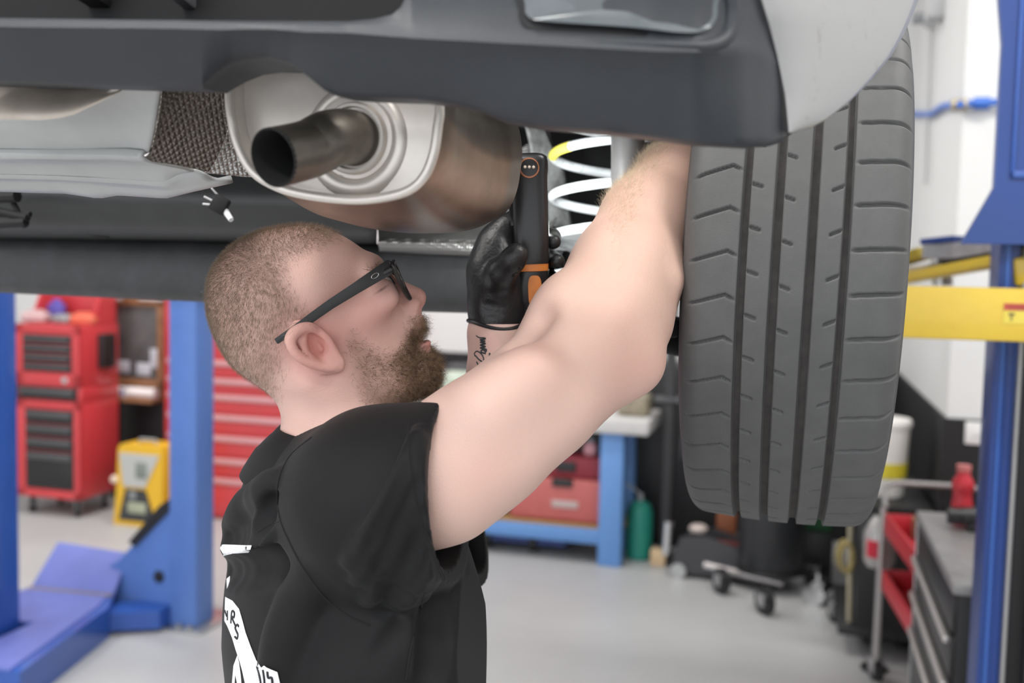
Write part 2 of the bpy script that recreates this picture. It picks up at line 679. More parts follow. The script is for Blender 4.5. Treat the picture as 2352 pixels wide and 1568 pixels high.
# reflector set in its dark surround
def inset(name, poly, Yo, m, th, parent):
    P = catmull(poly, 5)
    n = len(P)
    f_ = [Vector(at(x, y, interp(x, depth) + Yo)) for x, y in P]
    b_ = [Vector(at(x, y, interp(x, depth) + Yo + th)) for x, y in P]
    mb = MB()
    c = sum(f_, Vector()) / n
    mb.add(f_ + b_ + [c], [(i, (i + 1) % n, n + (i + 1) % n, n + i) for i in range(n)] + [(i, (i + 1) % n, 2 * n) for i in range(n)])
    return part(mb, name, m, parent, sharpen=25)
refl = inset('reflector', [(1192, -120), (1190, 20), (1196, 48), (1222, 66), (1300, 72), (1450, 82), (1590, 96), (1632, 88), (1658, 62), (1664, 20), (1650, -120)], .0055, mat('black gasket', (.008, .008, .009), rough=.6), .01, bumper)
inset('reflector_lens', [(1214, -120), (1206, 10), (1212, 36), (1232, 46), (1300, 52), (1450, 62), (1560, 74), (1612, 72), (1640, 52), (1648, 15), (1634, -120)], .0025, mat('smoked grey lens', (.10, .115, .125), rough=.22, coat=.5, var=.25, scale=16), .008, bumper)
# raised lip round the reflector
lipp = [Vector(at(x, y, interp(x, depth) + .004)) for x, y in catmull([(1660, -100), (1680, 0), (1682, 40), (1668, 84), (1630, 106), (1560, 106), (1400, 98), (1220, 90), (1000, 84)], 5, False)]
part(MB().tube(lipp, [.0052 * min(1, (len(lipp) - 1 - i) / 22 + .02) for i in range(len(lipp))], 10), 'moulded_lip', plastic_m, bumper)
# ---- white corner panel that wraps to the wheel arch
rgt = [(-160, 2150), (-60, 2128), (0, 2110), (40, 2094), (80, 2076), (130, 2046), (185, 2000), (235, 1950), (270, 1905), (290, 1868), (306, 1818)]
rows = []
for y in list(range(-160, 290, 18)) + [290, 298, 304]:
    x0, x1 = bound(y), interp(y, rgt)
    pts = []
    for k in range(15):
        t = k / 14
        Y0 = interp(x0, depth)
        Yr = .765 + (x1 - 1812) / 300 * .19
        Y = Y0 + (Yr - Y0) * (t ** 1.5)
        pts.append(Vector(at(x0 + (x1 - x0) * t, y, Y - .004)))
    e0 = np.array(pts[-1])
    pts.append(Vector(e0 + DV * .006 - AV * .001))
    pts.append(Vector(e0 + DV * .02 - AV * .012))
    rows.append(pts)
wp = part(MB().grid(rows), 'corner_panel', paint_m, sharpen=50)

# ---- silencer
MO = at(775, 305, .85)
out_px = [(527, 210), (530, 262), (545, 330), (576, 390), (622, 425), (690, 448), (800, 462), (880, 458), (945, 440), (982, 405), (1003, 350), (1012, 290), (1016, 250), (1008, 180), (980, 120), (900, 85), (770, 72), (640, 80), (560, 110), (530, 155)]


def muf(p):
    P = on_plane(p[0], p[1], MO, DV) - MO
    return np.array([P @ AV, P[2]])


out2 = np.array([muf(p) for p in catmull(out_px, 5)])
cen = (out2.max(0) + out2.min(0)) / 2


def ring(sc, back, lift=0.0, right=0.0):
    return [Vector(MO + AV * (cen[0] + (q[0] - cen[0]) * sc + right) + np.array([0, 0, cen[1] + (q[1] - cen[1]) * sc + lift]) + DV * back) for q in out2]


mb = MB()
mb.grid([ring(s, b, l, r) for s, b, l, r in ((.935, .016, 0, 0), (.94, .002, 0, 0), (.955, -.004, 0, 0), (.985, -.005, 0, 0), (1.0, 0, 0, 0), (.995, .006, 0, 0), (1.01, .014, 0, 0), (1.04, .05, -.005, -.008), (1.06, .10, -.012, -.012), (1.07, .16, -.015, -.013), (1.05, .215, -.014, -.010), (1.0, .245, -.008, 0), (.85, .258, 0, 0), (.4, .262, 0, 0))], closed=True)
muffler = part(mb, 'muffler', steel_d, sharpen=80)
mb = MB()
mb.grid([ring(s, b) for s, b in ((.935, .0155), (.94, .0015), (.955, -.0045), (.985, -.0055), (1.001, -.0005), (.997, .0065))], closed=True)
mb.tube(ring(.984, -.0025), .0042, 10, closed=True)
part(mb, 'rim_seam', steel_m, muffler, sharpen=80)
mb = MB()
mb.grid([ring(s, b) for s, b in ((.945, .014), (.90, .0145), (.80, .012), (.5, .009), (.2, .008), (.02, .008))], closed=True)
part(mb, 'end_plate', steel_m, muffler, sharpen=80)
# swaged collars round the pipe and the pipe itself
pc = on_plane(812, 318, MO + DV * .008, DV)
op = at(628, 362, .775)
pd = op - pc
pdn = pd / np.linalg.norm(pd)
qn = Vector(-DV).to_track_quat('Z', 'Y').to_matrix().to_4x4()
Mc = Matrix.Translation(pc + DV * .004) @ qn
part(MB().lathe([(.050, -.002), (.047, .003), (.042, .0055), (.037, .005), (.034, .002), (.033, -.004)], Mc, 48), 'swaged_ring', steel_m, muffler, sharpen=80)
part(MB().lathe([(.0305, -.006), (.0305, .006), (.029, .0085), (.0265, .0085), (.0255, .002)], Mc, 40), 'pipe_collar', steel_m, muffler, sharpen=50)
elb = [pc + DV * .03, pc + DV * .0, pc - DV * .014 + pdn * .004, pc - DV * .018 + pdn * .022, op - pdn * .04, op]
el = catmull(elb, 6, False)
mb = MB()
mb.tube(list(el), .0232, 32, caps=False)
qo = Vector(pdn).to_track_quat('Z', 'Y').to_matrix().to_4x4()
tp = part(mb, 'tailpipe', pipe_m, muffler, sharpen=60)
part(MB().lathe([(.0232, -.001), (.0232, .0004), (.0218, .0008), (.0212, -.002), (.021, -.06), (.0005, -.07)], Matrix.Translation(op) @ qo, 32), 'pipe_bore', soot_m, muffler)
part(MB().lathe([(.0001, .0022), (.0032, .0018), (.0045, 0)], Matrix.Translation(on_plane(782, 411, MO + DV * .012, DV)) @ qn, 16), 'spot_weld', steel_m, muffler)
# ---- second rounded shell up at the left
mb = MB()
rows = []
for i in range(15):
    t = i / 14
    y = 200 + 75 * t
    r = []
    for k in range(17):
        s = k / 16
        x = -120 + 420 * s
        yy = 190 + (interp(x, [(-120, 278), (0, 275), (100, 276), (160, 268), (220, 240), (280, 210), (300, 192)]) - 190) * t
        r.append(Vector(at(x, yy, .855 - .03 * sin(pi * t * .55))))
    rows.append(r)
part(mb.grid(rows), 'spare_wheel_cover', mat('bronze tinted cover', (.42, .37, .32), rough=.5, metal=.5, var=.3, scale=9))

# ---- painted floor pan with stepped ribs
def strip_mesh(name, lines, m, parent=None, nx=40, x0=None, x1=None, th=.004):
    """lines: list of (polyline in px, depth at its left end, depth at its right end)"""
    rows = []
    for pl, ya, yb in lines:
        P = np.array(pl, float)
        d = np.concatenate([[0], np.cumsum(np.hypot(*np.diff(P, axis=0).T))])
        t = np.linspace(0, d[-1], nx)
        X_, Y_ = np.interp(t, d, P[:, 0]), np.interp(t, d, P[:, 1])
        rows.append([Vector(at(a, b, ya + (yb - ya) * k / (nx - 1))) for k, (a, b) in enumerate(zip(X_, Y_))])
    R = np.array([[list(p) for p in r] for r in rows])
    S = [catmull(R[:, j], 5, False) for j in range(nx)]
    rows = [[Vector(S[j][i]) for j in range(nx)] for i in range(len(S[0]))]
    o = part(MB().grid(rows), name, m, parent, sharpen=60)
    if th:
        o.modifiers.new('thick', 'SOLIDIFY').thickness = th
    return o


strip_mesh('floor_pan', [
    ([(-120, 180), (200, 185), (373, 190)], .86, .84),
    ([(-120, 255), (200, 255), (366, 230)], .93, .86),
    ([(-120, 290), (200, 300), (358, 290)], .95, .88),
    ([(-120, 335), (150, 340), (300, 338), (346, 345)], 1.00, .905),
    ([(-120, 352), (150, 356), (250, 356), (335, 360)], 1.00, .905),
    ([(-120, 370), (150, 366), (260, 366), (400, 372), (425, 380)], 1.02, .95),
    ([(-120, 392), (130, 398), (300, 406), (380, 410), (410, 392), (445, 386)], 1.05, .975),
    ([(-120, 398), (130, 404), (300, 413), (380, 419), (418, 400), (470, 395)], 1.05, .975),
    ([(-120, 406), (130, 409), (300, 422), (380, 428), (430, 420), (490, 406)], 1.08, .985),
    ([(-120, 420), (0, 432), (60, 434), (150, 436), (225, 447), (270, 440), (380, 447), (440, 432), (530, 412)], 1.12, 1.0),
    ([(-120, 414), (0, 424), (60, 426), (150, 428), (225, 438), (270, 431), (380, 437), (440, 422), (530, 402)], 1.20, 1.08)], panel_m)
strip_mesh('heat_shield', [
    ([(372, 185), (430, 185), (545, 185)], .88, .91),
    ([(368, 230), (430, 225), (535, 230)], .885, .915),
    ([(358, 290), (425, 280), (520, 300)], .895, .925),
    ([(345, 345), (420, 340), (500, 350)], .905, .935),
    ([(333, 360), (400, 372), (478, 388)], .91, .945)], shield_m)
strip_mesh('heat_shield', [
    ([(545, 190), (590, 190), (700, 190)], .93, .97),
    ([(528, 270), (580, 270), (700, 290)], .94, .98),
    ([(505, 340), (560, 345), (700, 360)], .95, .985),
    ([(470, 392), (560, 402), (700, 410)], .96, .99)], silver_f)
# ---- tank, floor, liner: what closes the view under the car
strip_mesh('fuel_tank', [
    ([(-150, 380), (300, 380), (1000, 380)], 1.62, 1.38),
    ([(-150, 425), (300, 440), (880, 455)], 1.55, 1.32),
    ([(-150, 470), (300, 485), (868, 500)], 1.56, 1.33),
    ([(-150, 515), (300, 525), (866, 535)], 1.60, 1.36),
    ([(-150, 535), (300, 542), (866, 552)], 1.74, 1.49),
    ([(-150, 545), (300, 553), (866, 563)], 1.90, 1.66)], tank_m)
part(MB().tube([at(x, y, Y) for x, y, Y in catmull([(112, 425, 1.535), (128, 465, 1.54), (150, 505, 1.55), (185, 530, 1.57), (250, 542, 1.58)], 6, False)], .004, 8), 'tank_seam', dark_m)
mb = MB()
for (x0, y0, x1, y1, r) in ((-60, 472, 64, 500, .006), (-60, 492, 70, 492, .004), (-60, 517, 60, 510, .007), (18, 440, 58, 520, .004), (-60, 455, 40, 450, .009)):
    mb.cyl(at(x0, y0, 1.45), at(x1, y1, 1.43), r, n=10)
part(mb, 'brake_lines', dark_m)
mb = MB()
mb.box(-1.25, .08, -.15, 3.4, .0, .10, .02, M=Matrix.Translation(RM(0, 0, 2.06)) @ Matrix.Rotation(-TH, 4, 'Z') @ Matrix.Translation((0, 1.25, 0)))  # car floor as one large plate, added to block ceiling light
part(mb, 'underbody', dark_m)
mb = MB()
q0 = at(1400, 500, 1.95)
mb.box(-.33, .36, -.015, .015, -.09, .35, .004, M=Matrix.Translation(q0) @ Matrix.Rotation(-TH, 4, 'Z'))
part(mb, 'wheel_arch_liner', dark_m)
strip_mesh('heat_shield', [
    ([(862, 470), (1000, 470), (1260, 300)], 1.52, 1.60),
    ([(866, 500), (1000, 505), (1280, 420)], 1.52, 1.58),
    ([(868, 535), (1000, 535), (1270, 520)], 1.50, 1.50),
    ([(870, 556), (1000, 560), (1150, 568)], 1.46, 1.42),
    ([(872, 572), (1000, 580), (1150, 588)], 1.52, 1.46)], silver_f)
strip_mesh('chassis_rail', [
    ([(1200, 270), (1240, 270)], 1.46, 1.5),
    ([(1214, 330), (1262, 330)], 1.46, 1.5),
    ([(1222, 400), (1292, 390)], 1.48, 1.52),
    ([(1240, 460), (1300, 450)], 1.50, 1.54),
    ([(1250, 520), (1310, 520)], 1.50, 1.54)], mat('dusty grey rail', (.20, .20, .20), rough=.6, var=.5, scale=45), nx=8)
mb = MB().box(-.022, .024, -.01, .01, -.028, .026, .003, M=Matrix.Translation(at(1305, 560, 1.6)))  # pale plate standing in for the bright gap behind the spring
part(mb, 'gap_plate', mat('pale gap plate', (.42, .42, .43), rough=.6, var=.1))
# ---- axle beam
bl0, bl1 = (-60, 605, 1.82), (1300, 650, 1.46)
def beam_pt(t):
    P0, P1 = at(*bl0), at(*bl1)
    return P0 + (P1 - P0) * t
rows = []
P0, P1 = at(*bl0), at(*bl1)
for i in range(41):
    t = i / 40
    c = P0 + (P1 - P0) * t
    hgt = .0515 if t < .8 else .0515 - .004 * (t - .8) / .2
    r = []
    for k in range(20):
        a = 2 * pi * k / 20
        ca, sa = cos(a), sin(a)
        r.append(Vector(c + DV * (.042 * np.sign(ca) * abs(ca) ** .6) + np.array([0, 0, hgt * np.sign(sa) * abs(sa) ** .6])))
    rows.append(r)
mb = MB().grid(rows, closed=True)
axle = part(mb, 'axle_beam', beam_m, sharpen=80)
chip_m = mat('bare chip in the paint', (.72, .72, .70), rough=.5)
for x, y, s in ((115, 603, .0028), (158, 608, .0052), (163, 614, .004), (216, 610, .0036)):
    t = (x + 60) / 1360
    Yb = 1.82 - .36 * t - .046
    part(MB().lathe([(s, 0), (s * .8, .0012), (.0001, .0016)], Matrix.Translation(at(x, y, Yb)) @ Matrix.Rotation(radians(90), 4, 'X') @ Matrix.Diagonal((.7, 1.6, 1, 1)), 9), 'paint_chip', chip_m, axle)
part(MB().box(-.030, .05, -.001, .001, -.022, .022, M=Matrix.Translation(at(500, 640, 1.61)) @ Matrix.Rotation(-TH, 4, 'Z')), 'white_label', mat('white label paper', (.8, .8, .8), rough=.5), axle)
# trailing arm and spring seat under the spring
arm_b = MB()
arm_b.box(-.05, .10, -.05, .05, -.012, .012, .006, M=Matrix.Translation(at(1400, 745, 1.36)) @ Matrix.Rotation(-TH, 4, 'Z'))
arm_b.cyl(at(1260, 690, 1.30), at(1480, 745, 1.36), .028, .032, 20)
arm_b.cyl(at(1480, 745, 1.36), at(1580, 790, 1.40), .034, .02, 20)
part(arm_b, 'trailing_arm', dark_m)
# ---- coil spring
sc_ = at(1375, 500, 1.40)
pts = []
for i in range(0, 6 * 36 + 1):
    a = 2 * pi * i / 36
    zc = sc_[2] - .148 + .0565 * i / 36
    pts.append((sc_[0] + .0655 * cos(a + 2.4), sc_[1] + .0655 * sin(a + 2.4), zc))
part(MB().tube(pts, .0068, 12), 'coil_spring', spring_m)
mb = MB()
seg = [p for p in pts if True]
i0 = min(range(len(pts)), key=lambda i: (np.linalg.norm(project(np.array([pts[i]]))[0] - np.array([1282, 330]))))
part(MB().tube([Vector(p) for p in pts[i0 - 3:i0 + 3]], .0071, 12), 'yellow_paint_mark', mat('yellow paint dab', (.75, .66, .10), rough=.5), bpy.data.objects['coil_spring'])
# ---- shock absorber
mb = MB()
mb.cyl(at(1442, 760, 1.285), at(1442, 250, 1.285), .0215, n=28)
damper = part(mb, 'shock_absorber', damper_m)
part(MB().cyl(at(1442, 280, 1.285), at(1442, 200, 1.285), .026, n=28), 'dust_cap', damper_m, damper)
part(MB().cyl(at(1442, 775, 1.285) - DV * .03, at(1442, 775, 1.285) + DV * .03, .022, n=20), 'lower_bush', dark_m, damper)
# clip with loose wires hanging under the tank
clip = part(MB().box(-.010, .010, -.008, .008, -.011, .011, .003, M=Matrix.Translation(at(505, 470, 1.27)) @ Matrix.Rotation(.5, 4, 'Y')), 'wire_clip', dark_m)
wire_m = mat('white wire', (.75, .75, .76), rough=.4)
for a, b, r in (((498, 466), (469, 451), .0015), ((496, 471), (466, 468), .0015), ((502, 450), (486, 432), .0013), ((518, 485), (531, 505), .0042)):
    part(MB().cyl(at(*a, 1.27), at(*b, 1.26), r, r * .8, n=8), 'wire_end', wire_m, clip)

# ---- road wheel: tyre with real grooves and sipes, rim, brake drum
WR = .333
WC = at(1823, 600, 1.0 + WR - .005) + np.array([0, 0, 0])
WC = np.array([WC[0], WC[1], CAM_H + .012])
CAMB, TOE = radians(1.2), radians(0.0)
wx = cos(CAMB) * AV + sin(CAMB) * np.array([0, 0, -1.0])     # axle direction, to the right
wz = np.cross(wx, DV)
wz = wz if wz[2] > 0 else -wz
if TOE:
    R_ = Matrix.Rotation(TOE, 3, 'Z')
    wx, DVw = np.array(R_ @ Vector(wx)), np.array(R_ @ Vector(DV))
else:
    DVw = DV


def wheel_pt(r, a, t):
    """radius r, angle a (0 faces the rear, growing upwards), offset t along the axle"""
    return WC + (-DVw * cos(a) + wz * sin(a)) * r + wx * t


GR = [(-.0486, .0044), (-.0158, .0050), (.0184, .0050), (.0510, .0042)]
tt = [-.1125 + .225 * i / 210 for i in range(211)]
tt = np.array(tt)
xr = np.abs(tt) / .1125
prof_r = WR - .0045 * (np.abs(tt) / .095) ** 2.2
sh = np.clip((np.abs(tt) - .088) / .0245, 0, 1)
prof_r = prof_r - .030 * (1 - np.sqrt(np.maximum(1 - sh ** 2.4, 0)))
NA = 1500
ang = np.linspace(0, 2 * pi, NA, endpoint=False)
dep = np.zeros((NA, len(tt)))
pitch_n = 46
arc = ang[:, None] * pitch_n / (2 * pi)
def sipe(t0, t1, off, wmm, dmm, ph=0.0, jit=0.0):
    """cut across the tread between t0 and t1; off(s) shifts it along the tread, in metres"""
    global dep
    s = (tt - t0) / (t1 - t0)
    m = (s >= 0) & (s <= 1)
    o = off(np.clip(s, 0, 1)) / (2 * pi * WR / pitch_n)
    k = (arc + ph - o[None, :] + .5) % 1 - .5
    dist = np.abs(k) * (2 * pi * WR / pitch_n)
    fade = np.clip(np.minimum(s, 1 - s) * 8, .25, 1)
    dd = dmm * np.clip(1.6 - dist / (wmm * .5), 0, 1)
    dep = np.maximum(dep, np.where(m[None, :], dd * fade[None, :], 0))
sipe(-.104, -.053, lambda s: .013 * np.clip(s / .78, 0, 1) - .006 * np.clip((s - .78) / .22, 0, 1), .0026, .0045)
sipe(-.0445, -.032, lambda s: -.004 * s, .0028, .004, .15)
sipe(-.011, .000, lambda s: -.004 * s, .0026, .004, .45)
sipe(.034, .047, lambda s: .006 * s, .0026, .004, .30)
sipe(.0560, .112, lambda s: .007 * s - .004 * s * s, .0030, .0045, .62)
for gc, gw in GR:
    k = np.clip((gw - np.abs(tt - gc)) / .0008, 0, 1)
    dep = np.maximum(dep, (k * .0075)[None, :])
RR = prof_r[None, :] - dep
P = WC + ((-DVw)[None, None] * np.cos(ang)[:, None, None] + wz[None, None] * np.sin(ang)[:, None, None]) * RR[:, :, None] + wx[None, None] * tt[None, :, None]
nT = len(tt)
ii, jj = np.meshgrid(np.arange(NA), np.arange(nT - 1), indexing='ij')
i2 = (ii + 1) % NA
Q = np.stack([ii * nT + jj, ii * nT + jj + 1, i2 * nT + jj + 1, i2 * nT + jj], -1).reshape(-1, 4)
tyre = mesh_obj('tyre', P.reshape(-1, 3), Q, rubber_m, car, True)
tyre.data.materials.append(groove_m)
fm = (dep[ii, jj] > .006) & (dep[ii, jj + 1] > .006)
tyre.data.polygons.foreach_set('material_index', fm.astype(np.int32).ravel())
Mw = Matrix.Translation(WC) @ Matrix((Vector(DVw), Vector(wz), Vector(wx))).transposed().to_4x4()
side_m = mat('tyre sidewall', (.05, .05, .052), rough=.55)
re_ = float(prof_r[0])
part(MB().lathe([(re_, -.1125), (.285, -.1155), (.262, -.1150), (.235, -.108), (.222, -.100), (.217, -.092)], Mw, 120), 'sidewall', side_m, tyre, sharpen=50)
part(MB().lathe([(re_, .1125), (.285, .1155), (.262, .1150), (.235, .108), (.222, .100), (.217, .092)], Mw, 120), 'sidewall', side_m, tyre, sharpen=50)
rim_m = mat('dusty alloy', (.42, .42, .43), rough=.4, metal=.8)
rim = part(MB().lathe([(.224, -.101), (.220, -.097), (.205, -.090), (.198, -.04), (.196, .06), (.214, .095), (.224, .101), (.215, .098), (.19, .066), (.10, .055), (.06, .062), (.0001, .062)], Mw, 72), 'rim', rim_m, sharpen=40)
part(MB().lathe([(.0001, .0), (.135, .0), (.14, .006), (.14, .02), (.135, .026), (.0001, .026)], Mw, 60), 'brake_disc', mat('brake disc iron', (.22, .20, .19), rough=.5, metal=.9), sharpen=40)
part(MB().cyl(wheel_pt(0, 0, -.11), wheel_pt(0, 0, .0), .05, n=30), 'hub', dark_m)
# ================================================================== the lifts and the shop behind
DVr, AVr = DV, AV


def PB(x, y, b):
    """(a, z) of pixel x, y on the upright plane b metres into the room"""
    P = on_plane(x, y, np.array(RM(0, b, 0)), DV)
    return float(P @ AV), float(P[2])


def PA(x, y, a):
    """(b, z) of pixel x, y on the upright plane at a"""
    P = on_plane(x, y, np.array(RM(a, 0, 0)), AV)
    return float(P @ DV), float(P[2])


def PF(x, y, z=0.0):
    """(a, b) of pixel x, y on the level z"""
    d_ = ray(x, y)
    P = CAMP + d_ * ((z - CAM_H) / d_[2])
    return float(P @ AV), float(P @ DV)


blue_m = mat('blue lift enamel', (.025, .09, .38), rough=.34, coat=.3, var=.05, scale=6)
yellow_m = mat('yellow arm enamel', (.72, .50, .045), rough=.38, coat=.2, var=.06, scale=9)
red_m = mat('red tool chest enamel', (.58, .05, .058), rough=.36, coat=.25, var=.04, scale=6)
blackp_m = mat('black drawer enamel', (.016, .016, .017), rough=.45)
grip_m = mat('grey drawer grip', (.10, .10, .105), rough=.4, metal=.3)
chrome_m = mat('chrome', (.72, .72, .73), rough=.18, metal=1)
zinc_m = mat('zinc plate', (.50, .50, .50), rough=.35, metal=.9)
wheel_m = mat('black rubber castor', (.014, .014, .015), rough=.6)
whitep_m = mat('white plastic', (.74, .74, .73), rough=.45)
grey_m = mat('grey plastic', (.30, .31, .32), rough=.5)
wood_m = mat('brown wood frame', (.28, .13, .06), rough=.55, var=.2, scale=20)
silverpull_m = mat('pale aluminium pull', (.70, .66, .64), rough=.35, metal=.6)


def castor(parent, x, y, r=.05, h=.11, m=None, hub=None, rot=0.0, w=.022):
    M = Matrix.Translation((x, y, 0)) @ Matrix.Rotation(rot, 4, 'Z')
    mb = MB()
    mb.cyl(M @ Vector((-w / 2, 0, r)), M @ Vector((w / 2, 0, r)), r, n=24)
    c = mb.build('castor', m or wheel_m, parent)
    mb = MB()
    mb.cyl(M @ Vector((-w / 2 - .004, 0, r)), M @ Vector((w / 2 + .004, 0, r)), r * .45, n=16)
    mb.box(-w / 2 - .010, -w / 2 - .005, -r * .5, r * .5, r * .8, h, .001, M=M)
    mb.box(w / 2 + .005, w / 2 + .010, -r * .5, r * .5, r * .8, h, .001, M=M)
    mb.box(-w / 2 - .012, w / 2 + .012, -r * .7, r * .7, h - .004, h, .001, M=M)
    mb.build('fork', hub or zinc_m, c)
    return c


# ---- tall red tool chest at the left
b0 = 5.72
xl, _ = PB(38, 1000, b0)
xr, _ = PB(182, 1000, b0)
W_ = xr - xl
D_ = .42
zb = PB(110, 1143, b0)[1]
zs = [PB(110, y, b0)[1] for y in (922, 884, 742, 690)]
chest = rthing('tool_chest', 'tall red tool chest with black drawers and raised lid beside the chalkboard', 'tool chest', (xl + xr) / 2, b0 + D_ / 2, 0)
h_ = W_ / 2
mb = MB()
mb.box(-h_, h_, -D_ / 2 + .012, D_ / 2, zb, zs[0], .008)
mb.box(-h_, h_, -D_ / 2, -D_ / 2 + .03, zb, zb + .055, .004)
mb.box(-h_, h_, -D_ / 2, -D_ / 2 + .03, zs[0] - .055, zs[0], .004)
mb.box(-h_, -h_ + .075, -D_ / 2, -D_ / 2 + .03, zb, zs[0], .004)
mb.box(h_ - .05, h_, -D_ / 2, -D_ / 2 + .03, zb, zs[0], .004)
mb.build('roller_cabinet', red_m, chest)
zi = PB(110, 886, b0)[1]
MB().box(-h_, h_, -D_ / 2 + .02, D_ / 2, zs[0] - .002, zi, .006).build('middle_section', red_m, chest)
ztop = PB(110, 745, b0)[1]
mb = MB()
mb.box(-h_, h_, -D_ / 2 + .012, D_ / 2, zi, ztop, .008)
mb.box(-h_, h_, -D_ / 2, -D_ / 2 + .03, zi, zi + .09, .004)
mb.box(-h_, h_, -D_ / 2, -D_ / 2 + .03, ztop - .07, ztop, .004)
mb.box(-h_, -h_ + .06, -D_ / 2, -D_ / 2 + .03, zi, ztop, .004)
mb.box(h_ - .06, h_, -D_ / 2, -D_ / 2 + .03, zi, ztop, .004)
mb.build('top_chest', red_m, chest)
lid = MB()
zl = ztop + .34
lid.box(-h_, h_, D_ / 2 - .05, D_ / 2 - .02, ztop, zl, .006)
for sx in (-1, 1):
    lid.prism([(-.0, 0), (.27, 0), (.10, .32), (.0, .34)], (sx * h_ - (.02 if sx > 0 else 0), D_ / 2 - .02, ztop), (0, -1, 0), (0, 0, 1), (1, 0, 0), .02)
lid.build('lid', red_m, chest)


def drawers(parent, x0, x1, z0, z1, n, y, split=None, gm=None, m=None, gh=.4):
    hs = split or [1] * n
    tot = sum(hs)
    z = z1
    for k in range(n):
        hz = (z1 - z0) * hs[k] / tot
        d_ = MB().box(x0, x1, y - .012, y + .05, z - hz + .006, z - .003, .004).build('drawer', m or blackp_m, parent)
        MB().box(x0 + .015, x1 - .015, y - .026, y - .012, z - min(hz, .11) * gh - .012, z - .012, .004).build('drawer_grip', gm or grip_m, d_)
        z -= hz


drawers(chest, -h_ + .078, h_ - .053, zb + .058, zs[0] - .058, 4, -D_ / 2 + .012, [1, .9, .95, 2.6])
drawers(chest, -h_ + .02, h_ - .03, zs[0] + .008, zi - .01, 1, -D_ / 2 + .016)
drawers(chest, -h_ + .062, h_ - .063, zi + .094, ztop - .073, 4, -D_ / 2 + .012)
for sx in (-1, 1):
    for sy in (-1, 1):
        castor(chest, sx * (h_ - .07), sy * (D_ / 2 - .07), .062, zb, hub=zinc_m, rot=.5)
MB().lathe([(.0001, .006), (.022, .005), (.026, 0)], Matrix.Translation((h_ * .55, -D_ / 2 - .001, zi + .045)) @ Matrix.Rotation(radians(90), 4, 'X'), 20).build('badge', chrome_m, chest)
MB().box(h_, h_ + .05, -.02, .12, zi + .12, zi + .36, .008).build('side_bin', blackp_m, chest)
tray_z = ztop + .002
for nm, lb, ct, dx, dy, sx, sy, sz, mm, rz in (('rag', 'crumpled pale rag in the top of the tall red chest', 'rag', -.22, -.06, .09, .06, .07, mat('pale pink rag', (.55, .38, .38), rough=.9, var=.2), .2), ('work_glove', 'grey work glove lying in the top of the tall red chest', 'glove', -.02, -.02, .09, .05, .05, grey_m, -.3), ('tool_box', 'small blue box at the back of the tall red chest', 'box', -.16, .08, .06, .03, .13, mat('violet blue box', (.12, .10, .42), rough=.5), 0), ('screwdriver_case', 'orange screwdriver case in the top of the tall red chest', 'case', .175, -.04, .09, .05, .065, mat('orange red case', (.72, .16, .09), rough=.5), .1)):
    o = rthing(nm, lb, ct, (xl + xr) / 2 + dx, b0 + D_ / 2 + dy, tray_z, rz)
    MB().box(-sx, sx, -sy, sy, 0, sz, min(sx, sy, sz) * .35, 3).build('body', mm, o)
    MB().box(-sx * .6, sx * .6, -sy * .6, sy * .6, sz * .9, sz * 1.25, sz * .1, 3).build('top', mm, o)

# ---- framed board with a shelf, standing behind
bb = 6.32
x0, z0 = PB(250, 905, bb)
x1, z1 = PB(376, 682, bb)
brd = rthing('chalkboard', 'dark chalkboard in a brown wooden frame with a cluttered ledge', 'chalkboard', (x0 + x1) / 2, bb, 0)
hw = (x1 - x0) / 2
MB().box(-hw + .05, hw - .04, .0, .02, z0 + .13, z1 - .06, .002).build('board', mat('dusty slate', (.10, .095, .095), rough=.7, var=.35, scale=7), brd)
mb = MB()
mb.box(-hw, -hw + .06, -.015, .03, z0, z1, .004)
mb.box(hw - .05, hw, -.015, .03, z0, z1, .004)
mb.box(-hw, hw, -.015, .03, z1 - .07, z1, .004)
mb.box(-hw, hw, -.015, .03, z0 + .05, z0 + .13, .004)
mb.build('frame', wood_m, brd)
zsh = PB(300, 922, bb - .1)[1]
MB().box(-hw - .08, hw, -.14, .03, zsh, zsh + .03, .004).build('ledge', wood_m, brd)
mb = MB()
mb.box(-hw + .02, -hw + .06, .03, .06, 0, z1, .003)
mb.box(hw - .06, hw - .02, .03, .06, 0, z1, .003)
mb.build('easel_leg', blackp_m, brd)
for i, (sx, wd, ht) in enumerate(((-.62, .25, .075), (-.12, .10, .07), (.50, .30, .075))):
    lbl = ('white paper roll at the left end of the chalkboard ledge', 'small white and blue packet in the middle of the chalkboard ledge', 'white paper roll at the right end of the chalkboard ledge')[i]
    c = Vector(RM((x0 + x1) / 2, bb)) + Vector(RM(sx * hw, -.085, zsh + .031))
    o = thing('paper_roll' if i != 1 else 'packet', lbl, 'paper', c, -TH)
    mb = MB()
    if i == 1:
        mb.box(-hw * wd, hw * wd, -.03, .03, 0, ht, .004)
    else:
        mb.cyl((-hw * wd * 1.6, 0, ht / 2), (hw * wd * 1.6, 0, ht / 2), ht / 2, n=18)
    mb.build('body', mat('white paper', (.8, .75, .74), rough=.7), o)
    (MB().box(-hw * wd * .4, hw * wd * .4, -.032, -.03, .01, ht - .01).build('print', mat('blue print', (.10, .14, .45), rough=.5), o) if i == 1 else MB().cyl((-hw * wd * 1.62, 0, ht / 2), (-hw * wd * 1.58, 0, ht / 2), ht * .22, n=12).build('core', wood_m, o))
